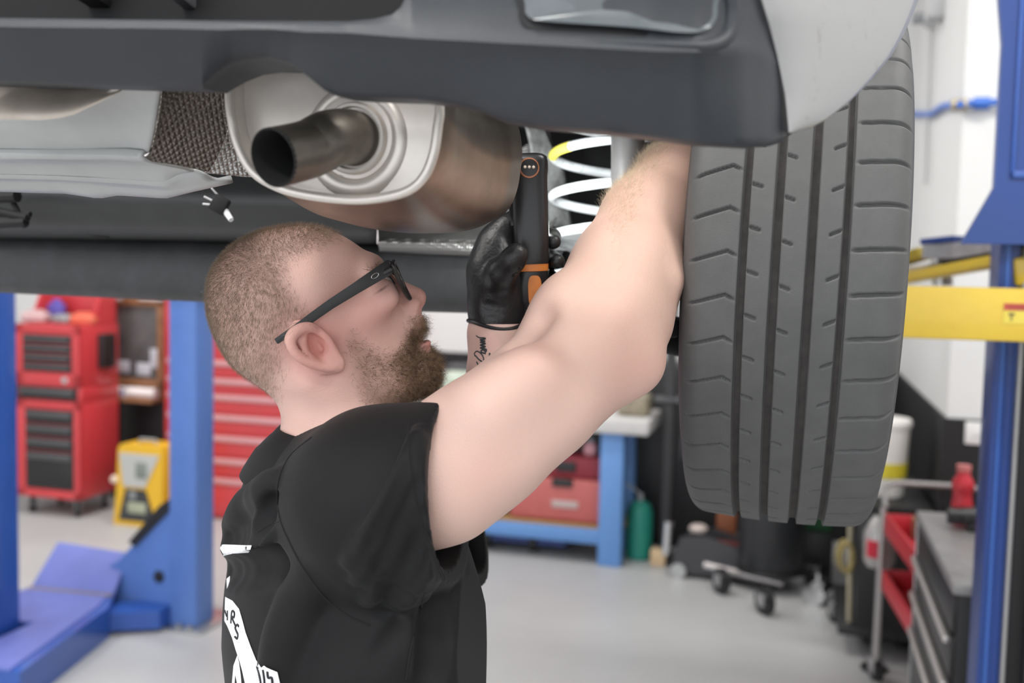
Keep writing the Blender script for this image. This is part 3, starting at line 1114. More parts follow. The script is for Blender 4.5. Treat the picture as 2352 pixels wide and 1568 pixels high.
for i, (px_, py_) in enumerate(((277, 842), (325, 848), (350, 832))):
    ax, az = PB(px_, py_, bb - .03)
    o = rthing('sticky_note', ('pale note at the lower left of the chalkboard', 'pale note at the lower middle of the chalkboard', 'tall pale note at the lower right of the chalkboard')[i], 'note', ax, bb - .004, az)
    MB().box(-.06 if i < 2 else -.035, .06 if i < 2 else .035, -.004, .0, -.045, .045 if i < 2 else .10, .001).build('sheet', mat('pale paper', (.55, .57, .62), rough=.8), o)
for i, px_ in enumerate((264, 350)):
    ax, az = PB(px_, 680, bb)
    o = rthing('paper_sheet', ('white card clipped over the left top of the chalkboard frame', 'white card clipped over the right top of the chalkboard frame')[i], 'card', ax, bb - .022, az - .03)
    MB().box(-.075 if i == 0 else -.105, .075 if i == 0 else .105, -.004, .004, 0, .14, .001).build('sheet', whitep_m, o)
# black panel under the board
ax, az = PB(330, 924, 6.44)
o = rthing('panel', 'black upright panel below the chalkboard', 'panel', ax, 6.48, 0)
MB().box(-.32, .20, -.02, .02, .0, az + .03, .004).build('board', blackp_m, o)
MB().box(-.32, .20, -.03, .03, .0, .05, .004).build('foot', blackp_m, o)

# ---- yellow battery charger on the floor
cb = 5.68
cx0, _ = PB(256, 1200, cb)
cx1, _ = PB(370, 1200, cb)
cz1 = PB(318, 1025, cb)[1]
cw = (cx1 - cx0) / 2
chg = rthing('battery_charger', 'yellow and black battery charger with a grey display on the floor', 'charger', (cx0 + cx1) / 2, cb + .12, 0)
yel2 = mat('yellow charger housing', (.72, .42, .02), rough=.45)
mb = MB()
pr = [(-cw, 0), (cw * .92, 0), (cw * .98, cz1 * .5), (cw * 1.0, cz1 * .94), (cw * .92, cz1), (-cw * .72, cz1), (-cw * .8, cz1 * .94), (-cw * .86, cz1 * .5)]
mb.prism(pr, (0, -.10, 0), (1, 0, 0), (0, 0, 1), (0, 1, 0), .22)
mb.build('housing', yel2, chg)
MB().prism([(-cw * .72, cz1 * .90), (cw * .88, cz1 * .90), (cw * .30, cz1 * .49), (-cw * .56, cz1 * .49)], (0, -.108, 0), (1, 0, 0), (0, 0, 1), (0, 1, 0), .02).build('control_panel', mat('pale grey panel', (.46, .46, .44), rough=.5), chg)
MB().box(-cw * .05, cw * .4, -.113, -.10, cz1 * .6, cz1 * .80, .003).build('display', mat('green grey display', (.20, .22, .20), rough=.3), chg)
MB().prism([(-cw * .48, cz1 * .46), (cw * .32, cz1 * .46), (cw * .72, cz1 * .07), (-cw * .76, cz1 * .07)], (0, -.108, 0), (1, 0, 0), (0, 0, 1), (0, 1, 0), .02).build('front_grille', mat('charcoal front', (.035, .037, .04), rough=.5), chg)
MB().box(-cw * .38, cw * .35, -.112, -.10, cz1 * .17, cz1 * .30, .002).build('print', mat('pale green print', (.36, .38, .27), rough=.5), chg)
MB().box(-cw * .32, -cw * .05, -.112, -.10, cz1 * .33, cz1 * .44, .002).build('print', mat('grey print', (.22, .23, .23), rough=.5), chg)
MB().tube([(-cw * .3, 0, cz1 - .005), (-cw * .26, 0, cz1 + .025), (cw * .36, 0, cz1 + .025), (cw * .4, 0, cz1 - .005)], .012, 8).build('handle', grey_m, chg)
MB().lathe([(.0001, .03), (.022, .024), (.030, .008), (.03, 0)], Matrix.Translation((-cw * .95, -.09, cz1 * .56)) @ Matrix.Rotation(radians(90), 4, 'X'), 20).build('clamp', mat('pale clamp', (.75, .60, .48), rough=.3), chg)

# ---- wide red cabinet behind the rear post
b2 = 6.06
x0, _ = PB(376, 1000, b2)
x1 = x0 + 1.32
zb2 = PB(490, 1188, b2)[1]
zt2 = 1.62
rc = rthing('tool_cabinet', 'wide red tool cabinet with pale drawer pulls behind the mechanic', 'tool cabinet', (x0 + x1) / 2, b2 + .25, 0)
hw = (x1 - x0) / 2
MB().box(-hw, hw, -.24, .25, zb2, zt2, .008).build('body', red_m, rc)
pull2 = mat('pale pink pull', (.62, .33, .34), rough=.35, metal=.2)
zz = [PB(560, y, b2)[1] for y in (826, 868, 905, 952, 1000, 1052, 1098)]
zz = [zt2 - .03] + zz + [zb2 + .30, zb2 + .03]
zz = sorted(set(round(z, 4) for z in zz), reverse=True)
for k in range(len(zz) - 1):
    if zz[k] - zz[k + 1] < .03:
        continue
    dr = MB().box(-hw + .03, hw - .03, -.255, -.2, zz[k + 1] + .004, zz[k] - .004, .004).build('drawer', red_m, rc)
    MB().box(-hw + .04, hw - .04, -.275, -.255, zz[k] - .05, zz[k] - .012, .006).build('drawer_pull', pull2, dr)
for sx in (-1, 1):
    for sy in (-1, 1):
        castor(rc, sx * (hw - .1), sy * .17, .055, zb2)

# ---- blue post and foot frame of the neighbouring lift
pa0, pb0 = PF(388, 1440)
pa1, pb1 = PF(446, 1451)
post = rthing('lift_post', 'blue steel lift post standing in front of the red cabinets', 'lift post', (pa0 + pa1) / 2, pb0 + .11, 0)
pw = (pa1 - pa0) / 2
blue_p = mat('worn blue post enamel', (.10, .20, .52), rough=.45, var=.05, scale=5)
MB().box(-pw, pw, -.11, .05, .012, 3.9, .012).build('column', blue_p, post)
MB().box(-pw - .12, pw + .06, -.16, .17, 0, .014, .003).build('base_plate', zinc_m, post)
mb = MB()
mb.prism([(-pw, .10), (-pw, .62), (-pw - .06, .56), (-pw - .30, .30), (-pw - .36, .26), (-pw - .36, .06)], (0, -.09, 0), (1, 0, 0), (0, 0, 1), (0, 1, 0), .18)
mb.build('gusset', blue_p, post)
MB().prism([(-pw, .64), (-pw - .06, .60), (-pw - .24, .40), (-pw - .20, .38), (-pw, .58)], (0, -.10, 0), (1, 0, 0), (0, 0, 1), (0, 1, 0), .2).build('rubber_edge', blackp_m, post)
MB().lathe([(.0001, .012), (.03, .010), (.035, 0)], Matrix.Translation((-pw - .07, -.088, .24)) @ Matrix.Rotation(radians(90), 4, 'X'), 6).build('bolt', blackp_m, post)
for dx in (-.1, 0.0, .06):
    MB().cyl((dx, -.14, .012), (dx, -.14, .035), .016, n=6).build('anchor_bolt', zinc_m, post)
MB().box(-pw - .01, pw + .03, -.13, .07, PB(470, 679, pb0 + .1)[1], PB(470, 655, pb0 + .1)[1], .004).build('yellow_band', yellow_m, post)

na, nz = PB(45, 1200, 3.59)
near = rthing('lift_post', 'near blue lift post at the left edge with a black hose', 'lift post', na - .12, 3.47, 0)
MB().box(-.12, .12, -.12, .12, .012, 3.9, .012).build('column', blue_m, near)
MB().box(-.2, .16, -.16, .16, 0, .013, .003).build('base_plate', zinc_m, near)
hz = [PB(x, y, 3.2)[1] for x, y in ((42, 1128), (55, 1470))]
MB().tube(catmull([(.135, -.13, hz[0]), (.14, -.13, hz[0] * .7 + hz[1] * .3), (.15, -.12, (hz[0] + hz[1]) / 2), (.165, -.12, hz[1] + .1), (.16, -.12, hz[1])], 4, False).tolist(), .022, 12).build('hose', mat('black hose', (.02, .02, .02), rough=.5), near)
zy = [PB(20, y, 3.3)[1] for y in (717, 677)]
mb = MB()
mb.box(-.30, .135, -.17, -.125, zy[0], zy[0] + .018, .004)
mb.box(-.30, .135, -.17, -.125, zy[1] - .014, zy[1], .004)
mb.box(.095, .135, -.17, -.125, zy[0], zy[1], .004)
mb.box(-.30, -.02, -.165, -.12, zy[0] + .01, zy[1] - .01, .003)
mb.build('carriage_bracket', mat('dull yellow bracket', (.36, .27, .03), rough=.5), near)
for dz in (.35, .85, 1.15):
    MB().cyl((.03, -.121, dz), (.03, -.126, dz), .014, n=12).build('bolt_hole', blackp_m, near)

la0, lb0 = PF(150, 1500, .14)
arm_t = rthing('lift_ramp', 'low blue lift ramp lying on the floor between two blue posts', 'lift ramp', na - .12, 0, 0)
AO = na - .12
e0 = PF(248, 1395, .15)
e1 = PF(45, 1545, .15)
f0, f1 = PF(72, 1345, .16), PF(262, 1362, .16)
mb = MB()
mb.prism([(e1[0] - AO, e1[1]), (e0[0] - AO, e0[1]), (f1[0] - AO, f1[1]), (f0[0] - AO, f0[1]), (f0[0] - AO - .1, f0[1] - .5), (na + .02 - AO, 3.63), (na + .02 - AO, e1[1] - .02)], (0, 0, 0), (1, 0, 0), (0, 1, 0), (0, 0, 1), .15)
violet_m = mat('lit blue deck', (.13, .16, .46), rough=.5, var=.08, scale=6)  # lit look of the top plates put into a paler blue
lb_o = mb.build('beam', blue_m, arm_t)
MB().prism([(e1[0] - AO - .05, e1[1]), (e0[0] - AO - .05, e0[1]), (f1[0] - AO - .02, f1[1] - .02), (f0[0] - AO, f0[1] - .02), (f0[0] - AO - .1, f0[1] - .5), (na + .03 - AO, 3.64), (na + .03 - AO, e1[1] - .02)], (0, 0, .15), (1, 0, 0), (0, 1, 0), (0, 0, 1), .006).build('deck_plate', violet_m, arm_t)
f0, f1 = PF(72, 1345, .16), PF(262, 1362, .16)
mb = MB()
V = [Vector((f0[0] - AO, f0[1], .15)), Vector((f1[0] - AO, f1[1], .15))]
up0 = Vector((f0[0] - AO + .03, f0[1] + .16, .345))
up1 = Vector((f1[0] - AO - .03, f1[1] + .16, .315))
t_ = Vector((0, .02, .012))
mb.add([V[0], V[1], up1, up0, V[0] - t_, V[1] - t_, up1 - t_, up0 - t_], [(0, 1, 2, 3), (7, 6, 5, 4), (0, 1, 5, 4), (1, 2, 6, 5), (2, 3, 7, 6), (3, 0, 4, 7)])
mb.build('ramp_plate', violet_m, arm_t)
MB().cyl(V[0] + Vector((0, -.02, 0)), V[1] + Vector((0, -.02, 0)), .012, n=10).build('hinge_rod', mat('rusty hinge', (.22, .17, .13), rough=.7), arm_t)
g0, g1 = PF(240, 1395, .12), PF(400, 1380, .12)
MB().prism([(g0[0] - AO, g0[1] - .06), (g1[0] - AO, g1[1] - .12), (g1[0] - AO, g1[1] + .08), (g0[0] - AO, g0[1] + .12)], (0, 0, .02), (1, 0, 0), (0, 1, 0), (0, 0, 1), .09).build('cross_link', blue_m, arm_t)

# ---- workbench with what stands on and under it
wb = 5.90
bx1, _ = PB(1492, 980, wb)
lx0, _ = PB(1377, 1100, wb)
lx1, _ = PB(1430, 1100, wb)
zt = PB(1400, 960, wb)[1]
zt0 = PB(1400, 1000, wb)[1]
zr = PB(1230, 1205, wb)[1]
bx0 = bx1 - 1.95
bench = rthing('workbench', 'blue steel workbench with a pale worktop behind the raised arm', 'workbench', 0, wb, 0)
light_blue = mat('light blue bench enamel', (.13, .29, .62), rough=.45, var=.04)
MB().box(bx0, bx1, -.05, .52, zt0 + .02, zt, .006).build('worktop', mat('pale worktop', (.60, .585, .575), rough=.45, var=.05), bench)
lw = lx1 - lx0
for q in (lx0, bx0 + .12):
    for y in (0, .40):
        MB().box(q, q + lw, y, y + lw * .9, 0, zt0 + .02, .006).build('leg', light_blue, bench)
MB().box(bx0 + .12, lx0, .01, .06, zr - .09, zr, .004).build('rail', light_blue, bench)
MB().box(bx0 + .12, lx0, .42, .47, zr - .09, zr, .004).build('rail', light_blue, bench)
MB().box(bx0 + .12, lx1, .03, .48, zr, zr + .015, .002).build('shelf', mat('plywood shelf', (.42, .25, .10), rough=.6), bench)


def boxy(name, label, cat, px0, py0, px1, py1, b, dep_, m, z_on=None, bev=.02, group=None, detail=None):
    a0, _ = PB(px0, (py0 + py1) / 2, b)
    a1, _ = PB(px1, (py0 + py1) / 2, b)
    z0_ = PB((px0 + px1) / 2, py1, b)[1] if z_on is None else z_on
    z1_ = PB((px0 + px1) / 2, py0, b)[1]
    o = rthing(name, label, cat, (a0 + a1) / 2, b + dep_ / 2, z0_, group=group)
    hw_ = (a1 - a0) / 2
    MB().box(-hw_, hw_, -dep_ / 2, dep_ / 2, 0, z1_ - z0_, min(bev, hw_ * .45, (z1_ - z0_) * .45), 3).build('body', m, o)
    return o, hw_, z1_ - z0_


zsf = zr + .016
case1, hw_, hh_ = boxy('tool_case', 'large pale red tool case on the bench shelf', 'tool case', 1168, 1098, 1392, 1196, wb + .06, .3, mat('faded red case', (.50, .12, .11), rough=.5, var=.06), zsf, .03)
MB().box(-hw_ * .10, hw_ * .32, -.165, -.14, hh_ * .82, hh_ * 1.0, .006).build('latch', blackp_m, case1)
MB().box(-hw_ * .10, hw_ * .44, -.156, -.148, hh_ * .34, hh_ * .50, .002).build('name_plate', mat('pale plate', (.50, .40, .38), rough=.5), case1)
ztc = zsf + hh_
case2, hw_, hh2 = boxy('tool_case', 'dark red tool case stacked on the pale red one', 'tool case', 1240, 1048, 1392, 1095, wb + .08, .28, mat('dark red case', (.26, .02, .035), rough=.5), ztc + .001, .02)
MB().box(-hw_ * .5, hw_ * .1, -.152, -.135, hh2 * .3, hh2 * .75, .004).build('latch', blackp_m, case2)
o, hw_, hh_ = boxy('squeeze_bottle', 'small pink bottle on top of the dark red case', 'bottle', 1340, 1018, 1368, 1046, wb + .12, .08, mat('pink plastic', (.62, .30, .33), rough=.5), ztc + hh2 + .002, .02)
MB().cyl((0, 0, hh_), (0, 0, hh_ + .03), .02, n=14).build('cap', grey_m, o)
o, hw_, hh_ = boxy('storage_tub', 'grey tub on the bench shelf left of the red case', 'tub', 1085, 1115, 1160, 1192, wb + .1, .3, mat('grey tub', (.14, .145, .15), rough=.6), zsf, .02)
MB().box(-hw_ - .01, hw_ + .01, -.16, .16, hh_, hh_ + .02, .004).build('lid', blackp_m, o)
o, hw_, hh_ = boxy('folded_sheet', 'pale grey folded sheet leaning at the back under the worktop', 'sheet', 1225, 1005, 1330, 1060, wb + .42, .06, mat('grey sheet', (.36, .37, .38), rough=.7), zsf, .02)
MB().box(-hw_ * .9, hw_ * .9, -.04, -.03, hh_ * .1, hh_ * .9, .002).build('fold', grey_m, o)
# tins and jars on the top
o, hw_, hh_ = boxy('air_tool', 'dusty brass coloured pump at the right end of the worktop', 'pump', 1416, 905, 1490, 958, wb + .12, .18, mat('dusty brass casting', (.28, .24, .17), rough=.6, var=.4, scale=25), zt + .001, .03)
MB().cyl((-hw_ * .2, 0, hh_ - .02), (-hw_ * .2, 0, hh_ + .05), hw_ * .55, n=22).build('dome', mat('red ring', (.35, .05, .05), rough=.5), o)
MB().lathe([(hw_ * .5, 0), (hw_ * .5, .03), (hw_ * .35, .06), (.0001, .07)], Matrix.Translation((-hw_ * .1, 0, hh_ + .04)), 22).build('gauge', mat('cream gauge', (.62, .57, .48), rough=.4), o)
MB().cyl((-hw_ * .8, -.02, hh_ * .5), (hw_ * .8, -.02, hh_ * .5), .02, n=12).build('shaft', zinc_m, o)
o, hw_, hh_ = boxy('cardboard_box', 'pale green and white carton on the worktop behind the beard', 'box', 1010, 858, 1098, 915, wb + .25, .2, mat('pale green carton', (.48, .54, .45), rough=.6, var=.25, scale=12), zt + .001, .01)
MB().box(-hw_ * .4, hw_ * .6, -.104, -.1, hh_ * .2, hh_ * .7, .001).build('label', mat('dark green label', (.06, .20, .15), rough=.5), o)
o, hw_, hh_ = boxy('paper_tray', 'white tray at the front of the worktop behind the beard', 'tray', 985, 915, 1075, 945, wb + .02, .2, whitep_m, zt + .001, .01)
MB().box(-hw_ * .8, hw_ * .8, -.08, .08, hh_, hh_ + .015, .003).build('papers', whitep_m, o)
o, hw_, hh_ = boxy('bench_vice', 'dark bench vice standing on the worktop behind the beard', 'vice', 1020, 838, 1078, 905, wb + .46, .16, mat('dark vice iron', (.04, .04, .045), rough=.5), zt + .001, .02)
MB().cyl((-hw_ - .05, -.05, hh_ * .8), (hw_ + .05, -.05, hh_ * .8), .014, n=10).build('handle', zinc_m, o)
# under the bench
o, hw_, hh_ = boxy('creeper', 'blue padded creeper board on wheels under the workbench', 'creeper', 1100, 1216, 1300, 1250, wb + .12, .4, mat('dark blue padding', (.045, .07, .22), rough=.6), None, .02)
oz = o.location.z
for sx in (-.8, .25):
    M = Matrix.Translation((sx * hw_, -.16, -oz + .07))
    MB().cyl(M @ Vector((-.02, 0, 0)), M @ Vector((.02, 0, 0)), .068, n=22).build('castor', wheel_m, o)
    MB().lathe([(.0001, .022), (.034, .02), (.038, .012)], M @ Matrix.Rotation(radians(90), 4, 'X'), 18).build('hub_cap', mat('cream hub', (.60, .57, .50), rough=.5), o)
# teal gas bottle
tx, tb = PF(1462, 1288)
o = rthing('gas_bottle', 'teal gas bottle on the floor beside the workbench leg', 'gas bottle', tx, tb + .08, 0)
teal = mat('teal paint', (.02, .25, .19), rough=.45)
tz = PB(1462, 1155, tb)[1]
tr = .082
MB().lathe([(.0001, .0), (tr * .9, 0), (tr, .01), (tr, tz * .62), (tr * .98, tz * .78), (tr * .8, tz * .93), (tr * .4, tz), (.0001, tz)], None, 32).build('body', teal, o)
MB().cyl((0, 0, tz - .01), (0, 0, tz + .045), .018, n=14).build('valve', grey_m, o)
MB().tube([(0, 0, tz + .04), (-.03, -.02, tz + .07), (-.08, -.03, tz + .1), (-.14, -.03, tz + .13)], .006, 8).build('hose', grey_m, o)
# black shelving and cabinet behind, right of the bench
ka0, kz = PB(1425, 838, 6.45)
ka1, _ = PB(1690, 838, 6.45)
cab = rthing('storage_cabinet', 'tall black storage cabinet against the wall right of the workbench', 'cabinet', (ka0 + ka1) / 2, 6.7, 0)
hw = (ka1 - ka0) / 2
MB().box(-hw, hw, -.24, .25, .04, kz, .006).build('body', mat('matt black cabinet', (.018, .018, .019), rough=.6), cab)
for sx in (-1, 1):
    d_ = MB().box(min(0, sx * hw * .98) + .004, max(0, sx * hw * .98) - .004, -.26, -.24, .08, kz - .03, .004).build('door', mat('black cabinet door', (.022, .022, .024), rough=.5), cab)
    MB().box(sx * .05 - .01, sx * .05 + .01, -.275, -.26, kz * .5, kz * .62, .003).build('handle', grip_m, d_)
MB().box(-hw, hw, -.2, .2, 0, .04).build('plinth', blackp_m, cab)
ra, rz_ = PB(1530, 860, 6.15)
rack = rthing('rack_upright', 'thin black upright stand between the workbench and the tyre', 'stand', ra + .03, 6.15, 0)
MB().box(-.03, .03, -.03, .03, .03, PB(1535, 560, 6.15)[1] - .35, .004).build('post', mat('grey black post', (.03, .03, .032), rough=.5), rack)
MB().box(-.08, .14, -.12, .12, 0, .03, .01).build('foot', blackp_m, rack)
MB().box(-.1, .12, -.05, .05, 1.0, 1.03, .01).build('shelf_arm', grip_m, rack)
ax, ab_ = PF(1509, 1302)
o = rthing('wood_block', 'small pale wooden block on the floor by the jack', 'block', ax, ab_ + .05, 0)
MB().box(-.045, .045, -.04, .04, 0, .10, .006).build('body', mat('pale timber', (.62, .45, .27), rough=.7), o)
# trolley jack
ja, jb = PF(1560, 1318)
jack = rthing('floor_jack', 'low black trolley jack with a chrome bar on the floor', 'jack', ja, jb + .06, 0, -.12)
mb = MB()
mb.prism([(0.0, .03), (.62, .03), (.62, .10), (.40, .20), (.18, .26), (.02, .24), (-.02, .12)], (0, -.12, 0), (1, 0, 0), (0, 0, 1), (0, 1, 0), .02)
mb.prism([(0.0, .03), (.62, .03), (.62, .10), (.40, .20), (.18, .26), (.02, .24), (-.02, .12)], (0, .1, 0), (1, 0, 0), (0, 0, 1), (0, 1, 0), .02)
mb.box(.02, .5, -.1, .1, .05, .12, .01)
mb.build('side_plates', mat('dark jack steel', (.045, .045, .05), rough=.45), jack)
for x in (.02, .55):
    MB().cyl((x, -.15, .045), (x, .15, .045), .045, n=20).build('castor', zinc_m if x < .1 else wheel_m, jack)
MB().cyl((.17, -.135, .10), (.62, -.135, .05), .020, n=14).build('handle_bar', mat('pale steel bar', (.62, .58, .57), rough=.3, metal=.6), jack)
MB().lathe([(.05, 0), (.055, .02), (.04, .035), (.0001, .035)], Matrix.Translation((.10, 0, .26)), 20).build('saddle', mat('pale saddle pad', (.65, .55, .50), rough=.5), jack)
MB().cyl((-.06, -.13, .13), (-.05, -.13, .33), .026, n=14).build('release_knob', chrome_m, jack)
MB().box(.2, .62, -.02, .02, .18, .22, .008).build('lifting_bar', mat('dark red arm', (.16, .03, .025), rough=.5), jack)
oa, oz_ = PB(1668, 1230, 6.2)
o = rthing('jack_stand', 'small orange brown stand behind the trolley jack', 'stand', oa, 6.2, 0)
MB().box(-.06, .06, -.05, .05, .03, oz_ + .14, .01).build('post', mat('orange brown paint', (.26, .08, .03), rough=.6), o)
MB().box(-.1, .1, -.09, .09, 0, .03, .006).build('base', blackp_m, o)
# black drum on a wheeled dolly
da, db = PF(1755, 1385)
zd = .13
drum_a, drum_b = PF(1772, 1372)
drum = rthing('waste_bin', 'tall black round waste bin standing on a wheeled dolly below the tyre', 'bin', drum_a - .02, drum_b + .18, zd)
dr_ = (PB(1858, 1290, drum_b)[0] - PB(1690, 1290, drum_b)[0]) / 2
MB().lathe([(.0001, 0), (dr_ * .88, 0), (dr_ * .9, .02), (dr_ * 1.0, .60), (dr_ * 1.06, .61), (dr_ * 1.06, .66), (dr_ * .98, .66), (dr_ * .95, .3), (dr_ * .86, .05), (.0001, .04)], None, 44).build('body', mat('black bin plastic', (.02, .021, .023), rough=.42), drum)
for a in (0.4, 3.5):
    MB().tube([(dr_ * 1.05 * cos(a - .25), dr_ * 1.05 * sin(a - .25), .56), (dr_ * 1.22 * cos(a), dr_ * 1.22 * sin(a), .55), (dr_ * 1.05 * cos(a + .25), dr_ * 1.05 * sin(a + .25), .56)], .012, 8).build('handle', blackp_m, drum)
dolly = rthing('bin_dolly', 'black wheeled dolly carrying the waste bin', 'dolly', drum_a - .02, drum_b + .18, 0)
MB().lathe([(.0001, .105), (dr_ * .95, .105), (dr_ * .97, .115), (dr_ * .95, .128), (.0001, .128)], None, 40).build('platform', blackp_m, dolly)
for (x, y) in ((1655, 1362), (1755, 1410)):
    a_, b_ = PF(x, y)
    castor(dolly, a_ - (drum_a - .02), b_ - (drum_b + .18), .072, .115, w=.04, rot=.6)
for (ddx, ddy) in ((.24, .15), (-.05, .24)):
    castor(dolly, ddx, ddy, .062, .115, w=.04, rot=-.4)
# green crate behind it
o, hw_, hh_ = boxy('crate', 'dark green crate on the floor behind the waste bin', 'crate', 1835, 1195, 1910, 1290, 6.1, .3, mat('dark green plastic', (.02, .10, .035), rough=.5, var=.3, scale=14), None, .02)
o.location.z = .28
MB().box(-hw_ * .5, hw_ * .5, -.16, -.14, hh_ * .6, hh_ * .8, .01).build('hand_hold', blackp_m, o)
MB().box(-hw_ * 1.1, hw_ * 1.1, -.16, .16, -.28, 0, .01).build('stand', blackp_m, o)
ca, cb_ = PF(1880, 1385)
o = rthing('oil_filter', 'chrome canister lying on the floor right of the waste bin', 'canister', ca, cb_ + .03, 0)
MB().cyl((-.03, -.08, .06), (.03, .08, .06), .06, n=22).build('body', chrome_m, o)
MB().cyl((-.012, -.10, .12), (-.012, -.04, .14), .03, n=16).build('cap', chrome_m, o)
# black parts washer on wheels, with the bucket and the canister on it
wa0, wb0 = PF(1918, 1428)
wa1, wb1 = PF(2005, 1478)
wz1 = PB(2040, 1126, 5.2)[1]
ws = rthing('parts_washer', 'black wheeled parts washer under the white bucket', 'parts washer', .46, 5.25, 0)
MB().box(-.15, .165, -.40, .34, .14, wz1 - .02, .015).build('body', mat('black washer tank', (.014, .014, .015), rough=.45), ws)
MB().box(-.17, .17, -.42, .36, wz1 - .02, wz1, .006).build('top', blackp_m, ws)
MB().box(-.22, .165, -.38, .32, .10, .14, .006).build('base_frame', blackp_m, ws)
for a_, b_ in ((wa0, wb0), (wa1 - .02, wb1), (.55, wb0), (.55, wb1)):
    castor(ws, a_ - .46, b_ - 5.25, .06, .115, w=.04, rot=.4)
MB().cyl((-.165, -.30, .13), (-.185, -.30, .80), .012, n=12).build('drain_pipe', mat('tarnished brass', (.40, .36, .25), rough=.45), ws)
bk = rthing('bucket', 'white plastic bucket with a yellow band on the parts washer', 'bucket', PB(2030, 1050, 5.1)[0], 5.1, wz1 + .001)
bz = PB(2040, 966, 5.1)[1] - wz1
br_ = .115
MB().lathe([(.0001, 0), (br_ * .82, 0), (br_ * .86, .01), (br_, bz), (br_ * 1.05, bz), (br_ * 1.05, bz - .02)], None, 40).build('body', mat('white bucket plastic', (.78, .76, .72), rough=.45), bk)
MB().lathe([(br_ * .9, bz * .26), (br_ * .925, bz * .26), (br_ * .955, bz * .46), (br_ * .93, bz * .46)], None, 40).build('label_band', mat('yellow label', (.66, .55, .04), rough=.5), bk)
MB().lathe([(br_ * 1.05, bz - .025), (br_ * 1.07, bz), (br_ * 1.0, bz + .012), (.0001, bz + .014)], None, 40).build('lid', mat('cream lid', (.80, .78, .74), rough=.45), bk)
ra_, _ = PB(2020, 1240, 4.78)
can = rthing('drain_can', 'grey metal canister with a red label hung on the trolley end', 'canister', ra_, 4.74, 0)
cz0, cz1_ = PB(2020, 1300, 4.74)[1], PB(2020, 1185, 4.74)[1]
MB().lathe([(.0001, cz0), (.055, cz0), (.07, cz0 + .03), (.072, cz1_ - .08), (.05, cz1_ - .03), (.03, cz1_), (.0001, cz1_)], None, 32).build('body', mat('grey tinned can', (.42, .41, .40), rough=.4, metal=.4, var=.2, scale=15), can)
MB().prism([(-.06, cz0 + .06), (-.005, cz0 + .05), (-.01, cz0 + .13), (-.06, cz0 + .13)], (0, -.078, 0), (1, 0, 0), (0, 0, 1), (0, 1, 0), .03).build('label', mat('red label', (.62, .03, .06), rough=.5), can)
MB().cyl((0, 0, cz1_ - .01), (0, 0, cz1_ + .09), .018, n=14).build('pump', blackp_m, can)
MB().tube([(0, 0, cz0 + .01), (0, .0, cz0 - .2), (.0, .02, .02)], .010, 8).build('stand_rod', zinc_m, can)
MB().lathe([(.0001, 0), (.06, 0), (.06, .015), (.0001, .02)], None, 20).build('foot', blackp_m, can)
# coil of yellow hose on the washer side
pts = []
hc = Vector(RM(PB(1940, 1275, 4.80)[0], 4.80, PB(1940, 1275, 4.80)[1]))
for i in range(90):
    t = i / 89
    a = t * 2 * pi * 5
    pts.append(hc + Vector((.032 * cos(a) + .02 * t, .02 * sin(a * .5) + .02 * t, .068 * sin(a) - .02 * t)))
tag(MB().tube(pts, .007, 8).build('hose_coil', mat('dull yellow hose', (.30, .24, .09), rough=.55)), 'coil of dull yellow hose hanging on the parts washer', 'hose')
# red service trolley
ct = rthing('service_trolley', 'red two shelf service trolley on chrome legs below the tyre', 'trolley', .475, 3.88, 0, radians(5.5))
tl = .74
mb_u, mb_l = MB(), MB()
for mb, z in ((mb_l, .46), (mb_u, .71)):
    mb.box(.0, .42, 0, tl, z - .045, z - .035, .002)
    mb.box(0, .012, 0, tl, z - .045, z + .045, .003)
    mb.box(.41, .422, 0, tl, z - .045, z + .045, .003)
    mb.box(0, .42, 0, .012, z - .045, z + .045, .003)
    mb.box(0, .42, tl - .012, tl, z - .045, z + .045, .003)
red2 = mat('bright red tray enamel', (.55, .03, .045), rough=.4)
mb_l.build('lower_tray', red2, ct)
mb_u.build('upper_tray', red2, ct)
for x in (-.008, .43):
    for y in (.0, tl):
        MB().cyl((x, y, .10), (x, y, .78), .014, n=14).build('leg', mat('dull chrome leg', (.45, .43, .42), rough=.35, metal=.7), ct)
        castor(ct, x, y, .05, .105, rot=.3, w=.03)
MB().tube([(0, tl, .78), (0, tl + .06, .86), (.05, tl + .07, .88), (.37, tl + .07, .88), (.42, tl + .06, .86), (.42, tl, .78)], .013, 10).build('handle', mat('dull grip bar', (.30, .29, .29), rough=.5, metal=.4), ct)
for nm, lb, ct_, a_, b_, z_, r_, h2, m_ in (('spray_can', 'small cream capped can in the red trolley top tray', 'can', .62, 4.35, .676, .03, .13, mat('cream cap', (.68, .63, .55), rough=.4)), ('spray_can', 'dark spray can with a pale cap in the trolley lower tray', 'can', .60, 4.15, .426, .032, .15, mat('dark can', (.05, .04, .04), rough=.4)), ('grease_tub', 'brown tub at the far end of the red trolley top tray', 'tub', .55, 4.54, .676, .045, .11, mat('brown tub', (.25, .15, .09), rough=.5))):
    o = rthing(nm, lb, ct_, a_, b_, z_)
    MB().lathe([(.0001, 0), (r_, 0), (r_, h2 * .8), (r_ * .6, h2 * .88), (.0001, h2 * .88)], None, 22).build('body', m_, o)
    MB().cyl((0, 0, h2 * .86), (0, 0, h2), r_ * .55, n=16).build('cap', whitep_m, o)
